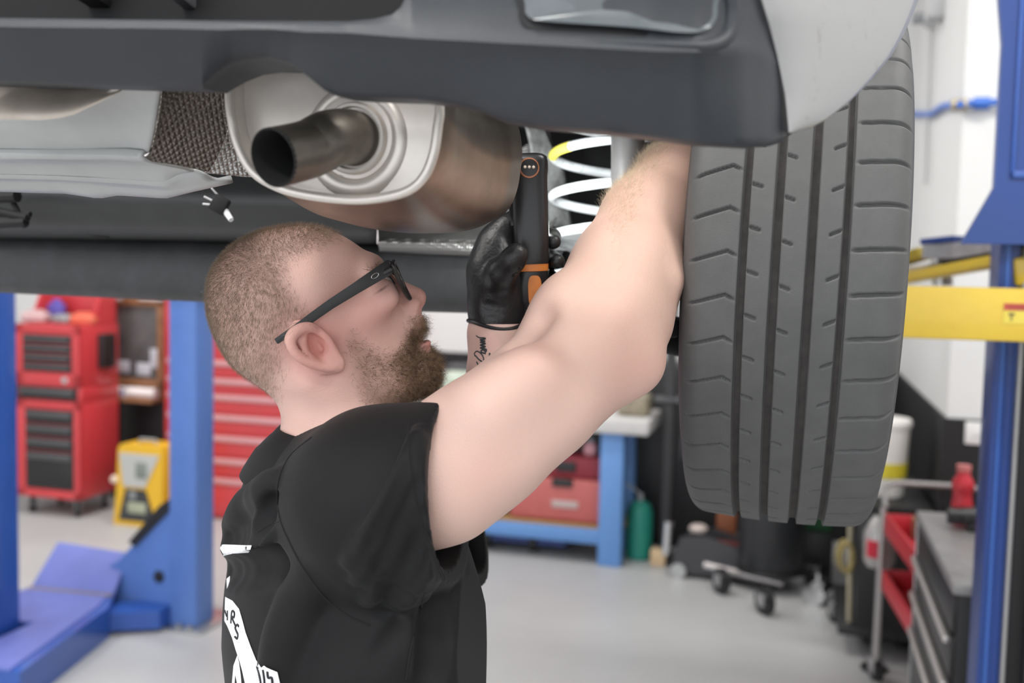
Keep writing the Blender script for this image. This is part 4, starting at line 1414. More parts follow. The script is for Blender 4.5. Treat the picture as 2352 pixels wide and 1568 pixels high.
# black tool cabinet with pale pulls
tcb = rthing('tool_cabinet', 'black tool cabinet with pale drawer pulls beside the right lift post', 'tool cabinet', .62, 3.38, 0)
zt3 = .95
MB().box(-.165, .24, -.45, .44, .13, zt3 - .03, .006).build('body', blackp_m, tcb)
MB().box(-.18, .25, -.46, .45, zt3 - .03, zt3, .004).build('top', mat('worn steel top', (.34, .33, .33), rough=.45, metal=.5, var=.15, scale=12), tcb)
MB().box(-.178, -.165, .43, .445, .1, zt3, .003).build('corner_trim', zinc_m, tcb)
zz = [zt3 - .035, .80, .67, .54, .35, .15]
for k in range(5):
    d_ = MB().box(-.176, -.15, -.44, .42, zz[k + 1] + .004, zz[k] - .004, .003).build('drawer', mat('black drawer front', (.02, .02, .021), rough=.4), tcb)
    if 0 < k < 4:
        MB().box(-.195, -.176, -.43, .41, zz[k] - .028, zz[k] - .006, .005).build('drawer_pull', silverpull_m, d_)
for sx in (-.1, .17):
    for sy in (-.36, .36):
        castor(tcb, sx, sy, .055, .13)
qa, qz = PB(2192, 1190, 3.55)
bt = rthing('oil_bottle', 'red plastic oil bottle standing on the black tool cabinet', 'bottle', .565, 3.66, zt3 + .001)
bh = .20
MB().lathe([(.0001, 0), (.030, 0), (.034, .01), (.034, .075), (.030, .09), (.030, .115), (.036, .13), (.034, .15), (.022, .172), (.021, .185), (.0001, .185)], None, 28).build('body', mat('red bottle plastic', (.55, .025, .04), rough=.4), bt)
MB().cyl((0, 0, .185), (0, 0, .205), .024, n=20).build('cap', mat('dusty red cap', (.55, .16, .15), rough=.5), bt)
o = rthing('ratchet', 'black handled air ratchet lying on the black tool cabinet', 'tool', .63, 3.58, zt3 + .001)
MB().cyl((-.08, 0, .045), (.10, .02, .06), .030, n=16).build('handle', blackp_m, o)
MB().cyl((-.08, -.0, .045), (-.12, 0, .045), .028, n=16).build('head', blackp_m, o)
MB().box(-.06, .08, -.03, .03, 0, .03, .01).build('grip', blackp_m, o)
# yellow thing under the cabinet edge
# ---- right lift: post, carriage plate, yellow arms
ca0 = PB(2263, 780, 2.66)[0]
rp = rthing('lift_post', 'tall blue lift post at the right edge with a steel cable', 'lift post', ca0, 2.55, 0)
blue_d = mat('deep blue lift enamel', (.012, .05, .24), rough=.42, coat=.1, var=.05, scale=6)
mb = MB()
mb.box(0, .030, -.02, .11, .012, 3.9, .006)
mb.box(0.025, .050, .012, .03, .012, 3.9, .003)
mb.box(.05, .09, .10, .13, .012, 3.9, .003)
mb.box(.30, .335, -.02, .30, .012, 3.9, .008)
mb.box(.072, .335, .28, .30, .012, 3.9, .004)
mb.build('column', blue_d, rp)
MB().box(.072, .30, .10, .28, .012, 3.9, .003).build('slide', blackp_m, rp)
MB().box(.012, .020, -.028, .01, .012, 3.9, .003).build('guide_rib', mat('bright blue rib', (.04, .12, .42), rough=.3), rp)
MB().cyl((.060, .01, .05), (.060, .01, 3.8), .0065, n=12).build('steel_cable', mat('grey steel cable', (.42, .41, .40), rough=.4, metal=.6), rp)
MB().cyl((.12, .05, .05), (.12, .05, 3.8), .011, n=12).build('conduit', blackp_m, rp)
MB().box(-.1, .4, -.12, .36, 0, .013, .003).build('base_plate', zinc_m, rp)
yy = [PB(2262, y, 2.49)[1] for y in (560, 430, 100)]
px0 = [PB(x, y, 2.49)[0] - ca0 for x, y in ((2208, 560), (2284, 430), (2303, 95), (2288, -20))]
MB().prism([(px0[0], yy[0]), (px0[1], yy[1]), (px0[2], yy[2]), (px0[3], yy[2] + .16), (.36, yy[2] + .16), (.36, yy[0])], (0, -.06, 0), (1, 0, 0), (0, 0, 1), (0, 1, 0), .03).build('carriage_plate', blue_d, rp)
xr0, zr0 = PB(2322, 408, 2.48)
MB().box(xr0 - ca0, .34, -.068, -.06, zr0, zr0 + .016, .002).build('weld_rib', blue_m, rp)
MB().box(xr0 - ca0, xr0 - ca0 + .008, -.068, -.06, zr0, zr0 + .6, .002).build('weld_rib', blue_m, rp)
# main yellow arm
yb = 2.36
ya0 = PB(1730, 656, yb)[0]
yz1 = PB(2080, 656, yb)[1]
ya1, yz0 = PB(2080, 776, yb)
arm_y = rthing('lift_swing_arm', 'wide yellow lift arm with a warning sticker right of the tyre', 'lift arm', ca0, yb, 0)
MB().box(ya0 - ca0 - .02, .34, 0, .11, yz0, yz1, .006).build('beam', yellow_m, arm_y)
sx0, sz1 = PB(2306, 696, yb)
sz0 = PB(2306, 742, yb)[1]
stk = MB().box(sx0 - ca0, sx0 - ca0 + .10, -.0015, .0, sz0, sz1, 0).build('warning_sticker', mat('yellow sticker', (.75, .60, .08), rough=.4), arm_y)
MB().box(sx0 - ca0, sx0 - ca0 + .10, -.0025, -.0015, sz1 - .015, sz1, 0).build('red_band', mat('sticker red', (.52, .08, .05), rough=.4), stk)
MB().box(sx0 - ca0 + .010, sx0 - ca0 + .022, -.0025, -.0015, sz1 - .026, sz1 - .021, 0).build('pictogram', mat('sticker ink', (.15, .12, .05), rough=.5), stk)
MB().box(sx0 - ca0 + .0145, sx0 - ca0 + .0175, -.0025, -.0015, sz0 + .006, sz1 - .026, 0).build('pictogram', bpy.data.materials['sticker ink'], stk)
# 'WARNING' lettering on the red band
tcu = bpy.data.curves.new('warning_text', 'FONT')
tcu.body = 'WARNING'
tcu.size = .0145
to = bpy.data.objects.new('warning_text', tcu)
COL.objects.link(to)
dg = bpy.context.evaluated_depsgraph_get()
tme = bpy.data.meshes.new_from_object(to.evaluated_get(dg))
bpy.data.objects.remove(to)
tme.materials.append(mat('dark sticker letters', (.25, .03, .02), rough=.5))
txo = bpy.data.objects.new('warning_lettering', tme)
COL.objects.link(txo)
txo.parent = stk
txo.location = (sx0 - ca0 + .006, -.003, sz1 - .0125)
txo.rotation_euler = (radians(90), 0, 0)
# second arm, rising towards the post, with its pads
def bar(name, p, q, w2, h2, m, parent):
    p, q = Vector(p), Vector(q)
    d_ = q - p
    L = d_.length
    M = Matrix.Translation(p) @ d_.to_track_quat('X', 'Z').to_matrix().to_4x4()
    return MB().box(0, L, -w2, w2, -h2, h2, min(w2, h2) * .3, M=M).build(name, m, parent, True)


arm2 = rthing('lift_swing_arm', 'slim yellow lift arm slanting up to the right post', 'lift arm', ca0, 2.75, yz1)
bar('beam', at(1990, 656, 3.1), at(2420, 576, 2.32), .03, .0135, yellow_m, arm2)
bar('top_strip', at(2060, 626, 3.0), at(2190, 607, 2.75), .02, .009, mat('worn pale edge', (.48, .44, .38), rough=.5), arm2)
bar('gusset', at(2318, 625, 2.36), at(2420, 615, 2.34), .04, .034, yellow_m, arm2)
bar('end_tab', at(2070, 598, 3.0), at(2128, 580, 2.9), .03, .016, mat('olive yellow tab', (.36, .27, .03), rough=.5), arm2)
pad = rthing('lift_pad_rail', 'worn grey steel pad rail above the slim yellow arm', 'rail', ca0, 2.72, yz1 + .1)
pts = [at(x, y, Y) for x, y, Y in ((2122, 577, 2.8), (2160, 578, 2.75), (2200, 575, 2.68), (2260, 564, 2.58), (2330, 546, 2.45), (2420, 528, 2.3))]
galv = mat('worn galvanised strip', (.42, .42, .44), rough=.42, metal=.6, var=.25, scale=14)
rows = []
for p in catmull([list(p) for p in pts], 4, False):
    rows.append([Vector(p + AV * 0 + DV * o_ + np.array([0, 0, z_])) for o_, z_ in ((-.03, -.019), (-.03, .019), (.04, .022), (.04, -.019))])
MB().grid(rows, closed=True).build('strip', galv, pad, True)
rows = []
for p in catmull([list(p) for p in pts[1:]], 4, False):
    rows.append([Vector(p + DV * o_ + np.array([0, 0, z_ - .035])) for o_, z_ in ((-.02, -.016), (-.02, .016), (.05, .016), (.05, -.016))])
MB().grid(rows, closed=True).build('rubber_pad', blackp_m, pad, True)
bar('blue_clip', at(2130, 556, 2.82), at(2205, 548, 2.72), .03, .008, mat('navy clip', (.02, .05, .22), rough=.4), pad)
MB().cyl(at(2150, 655, 2.9), at(2147, 592, 2.9), .012, n=16).build('ram_rod', whitep_m, arm2, True)
MB().cyl(at(2176, 655, 2.9), at(2173, 600, 2.9), .015, n=16).build('ram_barrel', mat('taupe barrel', (.26, .23, .20), rough=.5), arm2, True)
# air line on the walls
wa = .655
pl = []
for x, y in catmull([(2081, 262.5), (2085, 262), (2135, 262), (2150, 254), (2166, 244), (2190, 242), (2206, 239)], 4, False):
    b_, z_ = PA(x, y, wa - .018)
    pl.append(RM(wa - .018, b_, z_))
pipe_blue = mat('blue air pipe', (.03, .14, .55), rough=.4)
air = thing('air_line', 'blue compressed air pipe running along the white wall', 'pipe', pl[0])
MB().tube(pl, .016, 10).build('pipe', pipe_blue, air, True)
air2 = thing('air_line', 'blue compressed air pipe with couplings leading to the right lift post', 'pipe', RM(PB(2260, 236, 4.76)[0], 4.76, PB(2260, 236, 4.76)[1]))
p2 = [pl[-1]] + [RM(*((lambda q: (q[0], 4.76, q[1]))(PB(x, y, 4.76)))) for x, y in ((2218, 238), (2260, 236), (2330, 233))]
MB().tube(p2[1:], .016, 10).build('pipe', pipe_blue, air2, True)
for x, y, b_ in ((2203, 240, 4.76), (2255, 237, 4.76)):
    a_, z_ = PB(x, y, b_)
    MB().cyl(RM(a_ - .03, b_, z_), RM(a_ + .03, b_, z_), .026, n=14).build('coupling', mat('brass coupling', (.42, .36, .24), rough=.4, metal=.4) if x < 2210 else pipe_blue, air2, True)
b_, z_ = PA(2150, 40, wa)
vl = thing('air_valve', 'white valve with a hanging cord near the top right', 'valve', RM(wa, b_, z_))
MB().cyl(RM(wa + .01, b_, z_), RM(wa - .06, b_, z_), .07, .05, n=26).build('body', mat('off white fitting', (.55, .55, .54), rough=.5), vl, True)
MB().cyl(RM(wa - .05, b_, z_), RM(wa - .12, b_, z_), .03, n=18).build('knob', grey_m, vl, True)
MB().box(-.05, .05, -.12, .04, -.08, .04, .02, M=Matrix.Translation(RM(wa - .03, b_ - .22, z_)) @ Matrix.Rotation(-TH, 4, 'Z')).build('housing', mat('pale grey housing', (.5, .5, .5), rough=.5), vl, True)
MB().tube([RM(wa - .02, b_ + .02, z_ - .05), RM(wa - .02, b_, z_ - .4), RM(wa - .02, b_ - .05, z_ - .9)], .012, 8).build('cord', mat('pale cord', (.5, .5, .5), rough=.6), vl, True)
a_, z_ = PB(2245, 995, 4.775)
o = rthing('switch_plate', 'small white switch plate on the black wall by the right post', 'switch', a_, 4.785, z_)
MB().box(-.05, .05, -.012, 0, -.05, .05, .003).build('plate', whitep_m, o)
MB().box(-.01, .01, -.018, -.012, -.015, .015, .002).build('toggle', whitep_m, o)
# ================================================================== the mechanic
def vert_color(o, name, rgb):
    me = o.data
    at_ = me.color_attributes.new(name, 'FLOAT_COLOR', 'POINT')
    a = np.ones((len(me.vertices), 4), np.float32)
    a[:, :3] = rgb
    at_.data.foreach_set('color', a.ravel())


def attr_mat(name, attr, rough=0.5, sss=0.0, bump=0.0, bscale=900, spec=0.4):
    m = mat(name, (0.5, 0.5, 0.5), rough=rough, sss=sss, bump=bump, bscale=bscale, spec=spec)
    nt = m.node_tree
    at_ = nt.nodes.new('ShaderNodeVertexColor')
    at_.layer_name = attr
    nt.links.new(at_.outputs['Color'], nt.nodes['Principled BSDF'].inputs['Base Color'])
    return m


PERSON_AT = Vector((-0.19, 1.10, 0))
person = thing('person', 'mechanic in a black polo shirt and dark glasses reaching up behind the raised tyre', 'person', PERSON_AT)

# ---- head frame: forward U, up V, to his right W
YAW, TILT = radians(13), radians(34)
hh = np.array([cos(YAW), sin(YAW), 0])
HW = np.array([sin(YAW), -cos(YAW), 0])
HU = cos(TILT) * hh + np.array([0, 0, sin(TILT)])
HV = -sin(TILT) * hh + np.array([0, 0, cos(TILT)])
HO = at(720, 740, 1.08)


def hp(x, y, wv=0.0):
    return on_plane(x, y, HO + HW * wv, HW)


def loc(P):
    q = np.asarray(P) - HO
    return np.stack([q @ HU, q @ HV, q @ HW], -1)


def mir(P):
    q = np.asarray(P) - HO
    return HO + q - 2 * (q @ HW) * HW


def both(P):
    return (P, mir(P))


body = Field((-0.45, 0.80, 1.0), (0.34, 1.42, 1.99), 0.0021)

# skull and face mass: silhouette in the sagittal plane, inflated sideways
sil_px = [(585, 880), (540, 845), (508, 800), (483, 742), (475, 690), (481, 640), (501, 600), (543, 560), (603, 531), (682, 518), (740, 523), (790, 543), (832, 571), (864, 602), (882, 632), (900, 662), (920, 690), (938, 715), (946, 745), (952, 772), (966, 795), (982, 818), (990, 843), (984, 868), (960, 888), (920, 900), (870, 905), (800, 915), (720, 930), (650, 920)]
sil = catmull([loc(hp(*p))[:2] for p in sil_px], 5)
wid = [((600, 700), .0775), ((700, 640), .0745), ((800, 600), .0625), ((850, 625), .052), ((730, 760), .0735), ((850, 715), .064), ((905, 705), .046), ((935, 760), .040), ((860, 820), .0575), ((800, 850), .062), ((920, 860), .044), ((980, 850), .030), ((560, 790), .074), ((650, 880), .064), ((500, 690), .072), ((700, 540), .075), ((870, 660), .053), ((720, 880), .064)]
g_u = np.arange(-0.19, 0.20, 0.0015)
g_v = np.arange(-0.20, 0.17, 0.0015)
GU, GV = np.meshgrid(g_u, g_v, indexing='ij')
SD2 = poly_sd(sil, GU, GV)
num, den = 0, 0
for (q, wv) in wid:
    l = loc(hp(*q))
    k = 1 / ((GU - l[0]) ** 2 + (GV - l[1]) ** 2 + 0.0004) ** 1.5
    num, den = num + k * wv, den + k
WID = num / den


def bil(A, u, v):
    iu = np.clip((u - g_u[0]) / 0.0015, 0, len(g_u) - 1.001)
    iv = np.clip((v - g_v[0]) / 0.0015, 0, len(g_v) - 1.001)
    i, j = iu.astype(np.int32), iv.astype(np.int32)
    fu, fv = iu - i, iv - j
    return A[i, j] * (1 - fu) * (1 - fv) + A[i + 1, j] * fu * (1 - fv) + A[i, j + 1] * (1 - fu) * fv + A[i + 1, j + 1] * fu * fv


sl, X, Y, Z = body.sub(HO - 0.185, HO + 0.185)
X, Y, Z = X - HO[0], Y - HO[1], Z - HO[2]
u = (X * HU[0] + Y * HU[1] + Z * HU[2]).astype(np.float32)
v = (X * HV[0] + Y * HV[1] + Z * HV[2]).astype(np.float32)
wl = (X * HW[0] + Y * HW[1] + 0 * Z).astype(np.float32)
RI = 0.082
d = np.sqrt(np.maximum(bil(SD2, u, v) + RI, 0) ** 2 + (wl * RI / bil(WID, u, v)) ** 2) - RI
body.blend(sl, d.astype(np.float32), 0.0, 'add')
del u, v, wl, d

# neck, with the cord that runs from behind the ear to the throat
body.chain([(at(765, 830, 1.085), .060), (at(788, 960, 1.09), .060), (at(778, 1090, 1.10), .072)], .022)
for s in (1, -1):
    a, b = hp(722, 872, .055), hp(862, 1000, .036)
    if s < 0:
        a, b = mir(a), mir(b)
    body.chain([(a, .012), (b, .013)], .03)
# brow, sockets, cheekbones, jaw
for P in ((856, 612, .012), (850, 628, .034)):
    for q in both(hp(*P)):
        body.ell(q, (.010, .008, .014), (HU, HV, HW), .018)
for q in both(hp(893, 660, .036)):
    body.ell(q, (.015, .0125, .018), (HU, HV, HW), .012, 'cut')
for q in both(hp(872, 662, .0355)):
    body.ell(q, (.0135, .0125, .0135), (HU, HV, HW), .004)
for q in both(hp(858, 708, .046)):
    body.ell(q, (.03, .014, .014), (HU, HV, HW), .02)
for s in (0, 1):
    q = [both(hp(*t))[s] for t in ((790, 852, .046), (880, 885, .038), (950, 872, .016))]
    body.chain(list(zip(q, (.018, .017, .018))), .022)
# nose
body.chain([(hp(894, 646), .0085), (hp(928, 674), .0098), (hp(955, 683), .0115)], .010)
body.cone(hp(952, 698), hp(925, 718), .0075, .009, .008)
for q in both(hp(945, 701, .0125)):
    body.ell(q, (.0105, .0085, .007), (HU, HV, HW), .005)
for q in both(hp(962, 708, .0075)):
    body.ell(q, (.006, .0042, .0034), (HU, HV, HW), .002, 'cut')
# lips and chin
body.ell(hp(946, 742), (.014, .013, .024), (HU, HV, HW), .010)
body.ell(hp(955, 762), (.0085, .005, .020), (HU, HV, HW), .005)
body.ell(hp(970, 789), (.0095, .0065, .019), (HU, HV, HW), .006)
body.ell(hp(982, 775), (.016, .0026, .021), (HU, HV, HW), .003, 'cut')
body.ell(hp(968, 845), (.017, .018, .022), (HU, HV, HW), .02)

# ears: dished plate, rolled rim, inner fold, tragus, lobe
for s in (0, 1):
    def E(x, y, wv):
        return both(hp(x, y, wv))[s]
    ex = E(735, 800, .078) - E(760, 800, .072)
    AX = E(770, 845, .08) - E(690, 755, .08)
    AX /= np.linalg.norm(AX)
    NN = (HW if s == 0 else -HW) + 0.35 * -HU
    NN /= np.linalg.norm(NN)
    BX = np.cross(NN, AX)
    body.ell(E(722, 797, .076), (.0335, .0205, .0065), (AX, BX, NN), .004)
    rim = [(736, 788, .076), (728, 768, .080), (714, 751, .086), (692, 754, .090), (674, 766, .092), (667, 782, .092), (675, 803, .091), (692, 822, .0885), (716, 834, .086), (742, 842, .083), (764, 843, .081)]
    rr = [.0026, .003, .0040, .0048, .0052, .0050, .0046, .0046, .0046, .0046, .005]
    m_ = catmull(rim, 3, False)
    body.chain([(E(*p), r) for p, r in zip(m_, np.interp(np.linspace(0, 10, len(m_)), range(11), rr))], .003)
    body.ell(E(770, 833, .079), (.0115, .0100, .0055), (AX, BX, NN), .005)
    body.ell(E(697, 779, .083), (.0130, .0105, .0048), (AX, BX, NN), .004)
    body.chain([(E(690, 788, .085), .0046), (E(698, 804, .085), .0042), (E(713, 818, .084), .0036), (E(737, 828, .082), .0034)], .003)
    body.chain([(E(674, 778, .0905), .0016), (E(681, 797, .089), .0022), (E(700, 821, .087), .0021), (E(722, 832, .085), .0014)], .002, 'cut')
    body.ell(E(733, 798, .084), (.0155, .0080, .0105), (AX, BX, NN), .003, 'cut')
    body.ell(E(719, 779, .086), (.0075, .0036, .0095), (AX, BX, NN), .002, 'cut')
    body.chain([(E(738, 777, .0745), .0034), (E(752, 790, .0775), .0042), (E(768, 806, .0755), .0038)], .004)
    body.ell(E(755, 821, .080), (.0085, .0065, .0055), (AX, BX, NN), .004)

# torso under the shirt, then both arms
TY = radians(29)
TH_, TW = np.array([cos(TY), sin(TY), 0]), np.array([sin(TY), -cos(TY), 0])
TAX = (TH_, TW, np.array([0, 0, 1.0]))
body.ell((-.185, 1.10, 1.47), (.100, .150, .13), TAX, .03)
body.ell((-.17, 1.09, 1.22), (.092, .145, .26), TAX, .05)
RSH, LSH = at(880, 1140, .965), np.array([-.265, 1.235, 1.455])
body.cone(at(790, 1060, 1.08), RSH, .055, .056, .03)
body.cone(at(790, 1060, 1.10), LSH, .055, .056, .03)
arm = [(905, 1130, .945, .058), (1010, 1090, .94, .0605), (1120, 1010, .955, .0585), (1240, 912, .985, .0560), (1342, 818, 1.02, .0560), (1402, 722, 1.06, .0605), (1440, 620, 1.10, .0565), (1484, 508, 1.15, .0475), (1538, 412, 1.20, .036), (1585, 364, 1.235, .031)]
body.chain([(at(x, y, Y), r) for x, y, Y, r in arm], .03)
body.ell(at(1462, 838, 1.015), (.026, .026, .026), None, .03)          # point of the elbow
body.ell(at(1290, 760, 1.03), (.03, .03, .05), None, .04)              # forearm muscle by the elbow crease
body.cone(at(1215, 860, .93), at(1120, 930, .91), .020, .022, .04)
body.cone(at(1250, 735, .99), at(1190, 792, .965), .003, .003, .03, 'cut')   # elbow crease
body.cone(at(1540, 640, 1.06), at(1500, 520, 1.10), .010, .006, .02)   # tendon along the forearm
# right hand, inside the wheel
hand_c = at(1642, 330, 1.285)
body.ell(hand_c, (.047, .020, .041), ((.8, .35, .35), (-.3, .9, 0.1), (-.35, -.1, .9)), .02)
body.cone(at(1585, 364, 1.235), hand_c, .028, .024, .02)
for i in range(4):
    b0 = hand_c + np.array([.034, .018, .030 - .02 * i])
    L = (.040, .045, .042, .034)[i]
    b1 = b0 + np.array([.8, .3, .25]) * L
    b2 = b1 + np.array([.35, .75, -.35]) * L * .7
    b3 = b2 + np.array([-.35, .6, -.55]) * L * .6
    body.chain([(b0, .0095), (b1, .0090), (b2, .0083), (b3, .0072)], .004)
t0 = hand_c + np.array([-.005, .012, .036])
body.chain([(t0, .012), (t0 + np.array([.02, .03, .022]), .0105), (t0 + np.array([.042, .042, .008]), .0085)], .006)
# left arm, seen between the beard and the right arm
body.chain([(LSH, .052), (at(1050, 1105, 1.20), .039), (at(1122, 1060, 1.165), .035), (at(1150, 960, 1.145), .038), (at(1146, 860, 1.15), .0335), (at(1139, 765, 1.159), .0290), (at(1140, 720, 1.162), .0255)], .02)
body.cone(at(1140, 720, 1.162), at(1142, 690, 1.163), .0235, .021, .01)

BV, BF = body.mesh()
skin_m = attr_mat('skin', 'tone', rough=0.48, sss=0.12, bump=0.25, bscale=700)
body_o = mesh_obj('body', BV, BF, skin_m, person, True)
sm = body_o.modifiers.new('smooth', 'SMOOTH')
sm.factor, sm.iterations = 0.5, 2

LB = loc(BV)


def near_uv_poly(px, wv):
    return np.array([loc(hp(x, y, wv))[:2] for x, y in px])


hair_px = [(800, 525), (785, 550), (722, 580), (672, 608), (668, 640), (690, 672), (708, 700), (726, 722), (716, 742), (690, 742), (664, 760), (654, 800), (668, 835), (655, 870), (645, 935), (600, 935), (400, 900), (400, 480), (700, 440)]
beard_px = [(800, 752), (822, 770), (850, 792), (888, 812), (915, 800), (935, 768), (940, 735), (950, 725), (1000, 722), (1030, 760), (1040, 900), (960, 960), (880, 962), (840, 940), (815, 890), (800, 850), (792, 800)]
hair_d = poly_sd(near_uv_poly(hair_px, .06), LB[:, 0], LB[:, 1])
beard_d = poly_sd(near_uv_poly(beard_px, .045), LB[:, 0], LB[:, 1])
is_head = (BV[:, 2] > 1.60) & (np.abs(LB[:, 0]) < .16) & (np.abs(LB[:, 1]) < .17) & (np.abs(LB[:, 2]) < .1)
hair_k = np.where(is_head, sstep(-hair_d, -.004, .022), 0)
beard_k = np.where(is_head, sstep(-beard_d, -.006, .014), 0)
mouth_l = loc(hp(984, 779))
lip_k = np.where(is_head, np.exp(-(((LB[:, 0] - mouth_l[0]) / .018) ** 2 + ((LB[:, 1] - mouth_l[1]) / .0105) ** 2) ** 2), 0)
beard_k = beard_k * (1 - lip_k)


def blob(P, c, r):
    return np.exp(-((P - np.array(c)) ** 2).sum(1) / r ** 2)


tone = np.tile(np.array([.70, .475, .405]), (len(BV), 1))


def mixc(k, c):
    global tone
    k = np.clip(k, 0, 1)[:, None]
    tone = tone * (1 - k) + np.array(c) * k


mixc(np.where(is_head, .95, 0), (.76, .485, .415))
for P, r, k in ((hp(725, 795, .08), .038, .75), (hp(955, 690, 0), .022, .55), (hp(850, 715, .06), .035, .4), (at(1462, 838, .98), .045, .25), (at(1390, 760, 1.0), .05, .12), (at(1240, 820, .93), .03, .2), (at(1120, 1090, .88), .03, .12)):
    mixc(blob(BV, P, r) * k, (.60, .235, .20))
mixc(lip_k * .8, (.50, .20, .18))
eye_l = loc(hp(876, 663, .044))
for dv, k in ((0, .9), (.0035, .35), (-.004, .3)):
    mixc(np.where(is_head, np.exp(-((LB[:, 0] - eye_l[0]) / .0075) ** 2 - ((LB[:, 1] - eye_l[1] - dv) / (.0013 if dv == 0 else .003)) ** 2) * (np.abs(LB[:, 2]) > .025), 0) * k, (.10, .06, .055) if dv == 0 else (.42, .22, .19))
mixc(hair_k * .45, (.34, .215, .165))
mixc(beard_k * .55, (.27, .16, .105))
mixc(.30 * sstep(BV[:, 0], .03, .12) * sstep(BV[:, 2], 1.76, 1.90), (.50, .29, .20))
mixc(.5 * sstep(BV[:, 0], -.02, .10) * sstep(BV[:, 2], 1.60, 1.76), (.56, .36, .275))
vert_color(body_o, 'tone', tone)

# ---- hair: every strand a thin tapered spike, one mesh for each head of hair
me_n = np.zeros((len(BV), 3), np.float32)
body_o.data.vertices.foreach_get('normal', me_n.ravel()) if False else None
buf = np.zeros(len(BV) * 3, np.float32)
body_o.data.vertices.foreach_get('normal', buf)
BN = buf.reshape(-1, 3)
if (BN[np.argmax(BV[:, 2])] @ np.array([0, 0, 1.0])) < 0:
    BN = -BN


def strands(name, weight, count, length, rad, flow, lift, curl, material, seg=2, jitter=.25, label=None, sink=.0008):
    p = weight / weight.sum()
    idx = RNG.choice(len(BV), count, p=p)
    base = BV[idx] + RNG.normal(0, .0009, (count, 3))
    n = BN[idx]
    fl = flow(BV[idx], n)
    dirn = n * lift + fl + RNG.normal(0, jitter, (count, 3))
    dirn /= np.linalg.norm(dirn, axis=1, keepdims=True)
    ln = length * RNG.uniform(.55, 1.15, count)
    side = np.cross(dirn, RNG.normal(0, 1, (count, 3)))
    side /= np.linalg.norm(side, axis=1, keepdims=True)
    s2 = np.cross(dirn, side)
    rings = []
    ph = RNG.uniform(0, 6.28, count)
    for k in range(seg + 1):
        t = k / seg
        c = base - n * sink + dirn * (ln * t)[:, None]
        if curl:
            c = c + (side * np.cos(ph + t * 3.2)[:, None] + s2 * np.sin(ph + t * 3.2)[:, None]) * (curl * ln * t)[:, None]
        r = rad * (1 - .8 * t)
        for a in (0, 2.094, 4.189):
            rings.append(c + (side * cos(a) + s2 * sin(a)) * r)
    V = np.stack(rings, 1).reshape(-1, 3)
    m = (seg + 1) * 3
    f = []
    for k in range(seg):
        for a in range(3):
            b = (a + 1) % 3
            f.append((k * 3 + a, k * 3 + b, k * 3 + 3 + b, k * 3 + 3 + a))
    f = np.array(f)
    Fc = (np.arange(count)[:, None, None] * m + f[None]).reshape(-1, 4)
    o = mesh_obj(name, V, Fc, material, person, True)
    o['kind'] = 'stuff'
    if label:
        o['label'] = label
    return o


hair_m = mat('brown hair', (.17, .115, .08), rough=.5, color2=(.36, .27, .19), scale=160, thr=(.3, .7))
beard_m = mat('beard hair', (.09, .052, .032), rough=.45, color2=(.46, .31, .18), scale=170, thr=(.40, .68))
blond_m = mat('fair arm hair', (.74, .60, .43), rough=.5)


def back_down(P, n):
    l = loc(P)
    back = -HU[None] * .7 - HV[None] * .9
    crown = HU[None] * .5 * (l[:, 1:2] > .05)
    f = back + crown
    return f - n * (f * n).sum(1, keepdims=True)


def beard_flow(P, n):
    f = np.tile(HU * .25 - HV * .8, (len(P), 1))
    return f - n * (f * n).sum(1, keepdims=True)


strands('hair', hair_k * (.25 + .75 * sstep(LB[:, 1], -.02, .07)), 60000, .0056, .00011, back_down, .6, 0, hair_m, 1, label='short buzzed light brown hair')
bl = sstep(LB[:, 0], .02, .075) * sstep(-LB[:, 1], .03, .085)
strands('beard', beard_k * (.12 + .88 * bl), 13500, .0105, .00016, beard_flow, .75, .6, beard_m, 4, .5, label='curly brown beard and moustache')
fa = sstep(BV[:, 0], .09, .13) * (BV[:, 1] < 1.26) * (BV[:, 2] > 1.70) * sstep(-BN[:, 0] + .5 * BN[:, 2], .25, .9) * (BV[:, 1] > .99)


def arm_flow(P, n):
    f = np.tile(np.array([.55, .4, .5]), (len(P), 1))
    return f - n * (f * n).sum(1, keepdims=True)


strands('arm_hair', fa, 5200, .012, .00012, arm_flow, .55, .2, blond_m, 2, .35, label='fair hair on the forearm')
# ---- eye and eyebrows
eye_m = mat('eye white', (.75, .68, .64), rough=.2)
iris_m = mat('iris', (.05, .07, .08), rough=.15)
for s in (0, 1):
    c = both(hp(875, 661, .036))[s]
    mb = MB()
    mb.lathe([(.0119 * sin(t * pi / 12), .0119 * cos(t * pi / 12)) for t in range(13)], Matrix.Translation(c + HU * .003))
    eo = mb.build('eye', eye_m, person, True)
    q = Vector(HU).to_track_quat('Z', 'Y').to_matrix().to_4x4()
    MB().lathe([(.0058, .0108), (.0045, .0121), (.0001, .0126)], Matrix.Translation(c + HU * .003) @ q, 20).build('iris', iris_m, eo, True)
brow_l = loc(hp(862, 622, .036))
bk = np.where(is_head, np.exp(-((LB[:, 0] - brow_l[0]) / .010) ** 2 - ((LB[:, 1] - brow_l[1]) / .0045) ** 2) * (np.abs(LB[:, 2]) > .012), 0)
strands('eyebrows', bk, 700, .008, .0002, lambda P, n: np.tile(-HU * .4 + HV * .1, (len(P), 1)) + np.sign(loc(P)[:, 2:3]) * HW * .8, .4, 0, beard_m, 2)

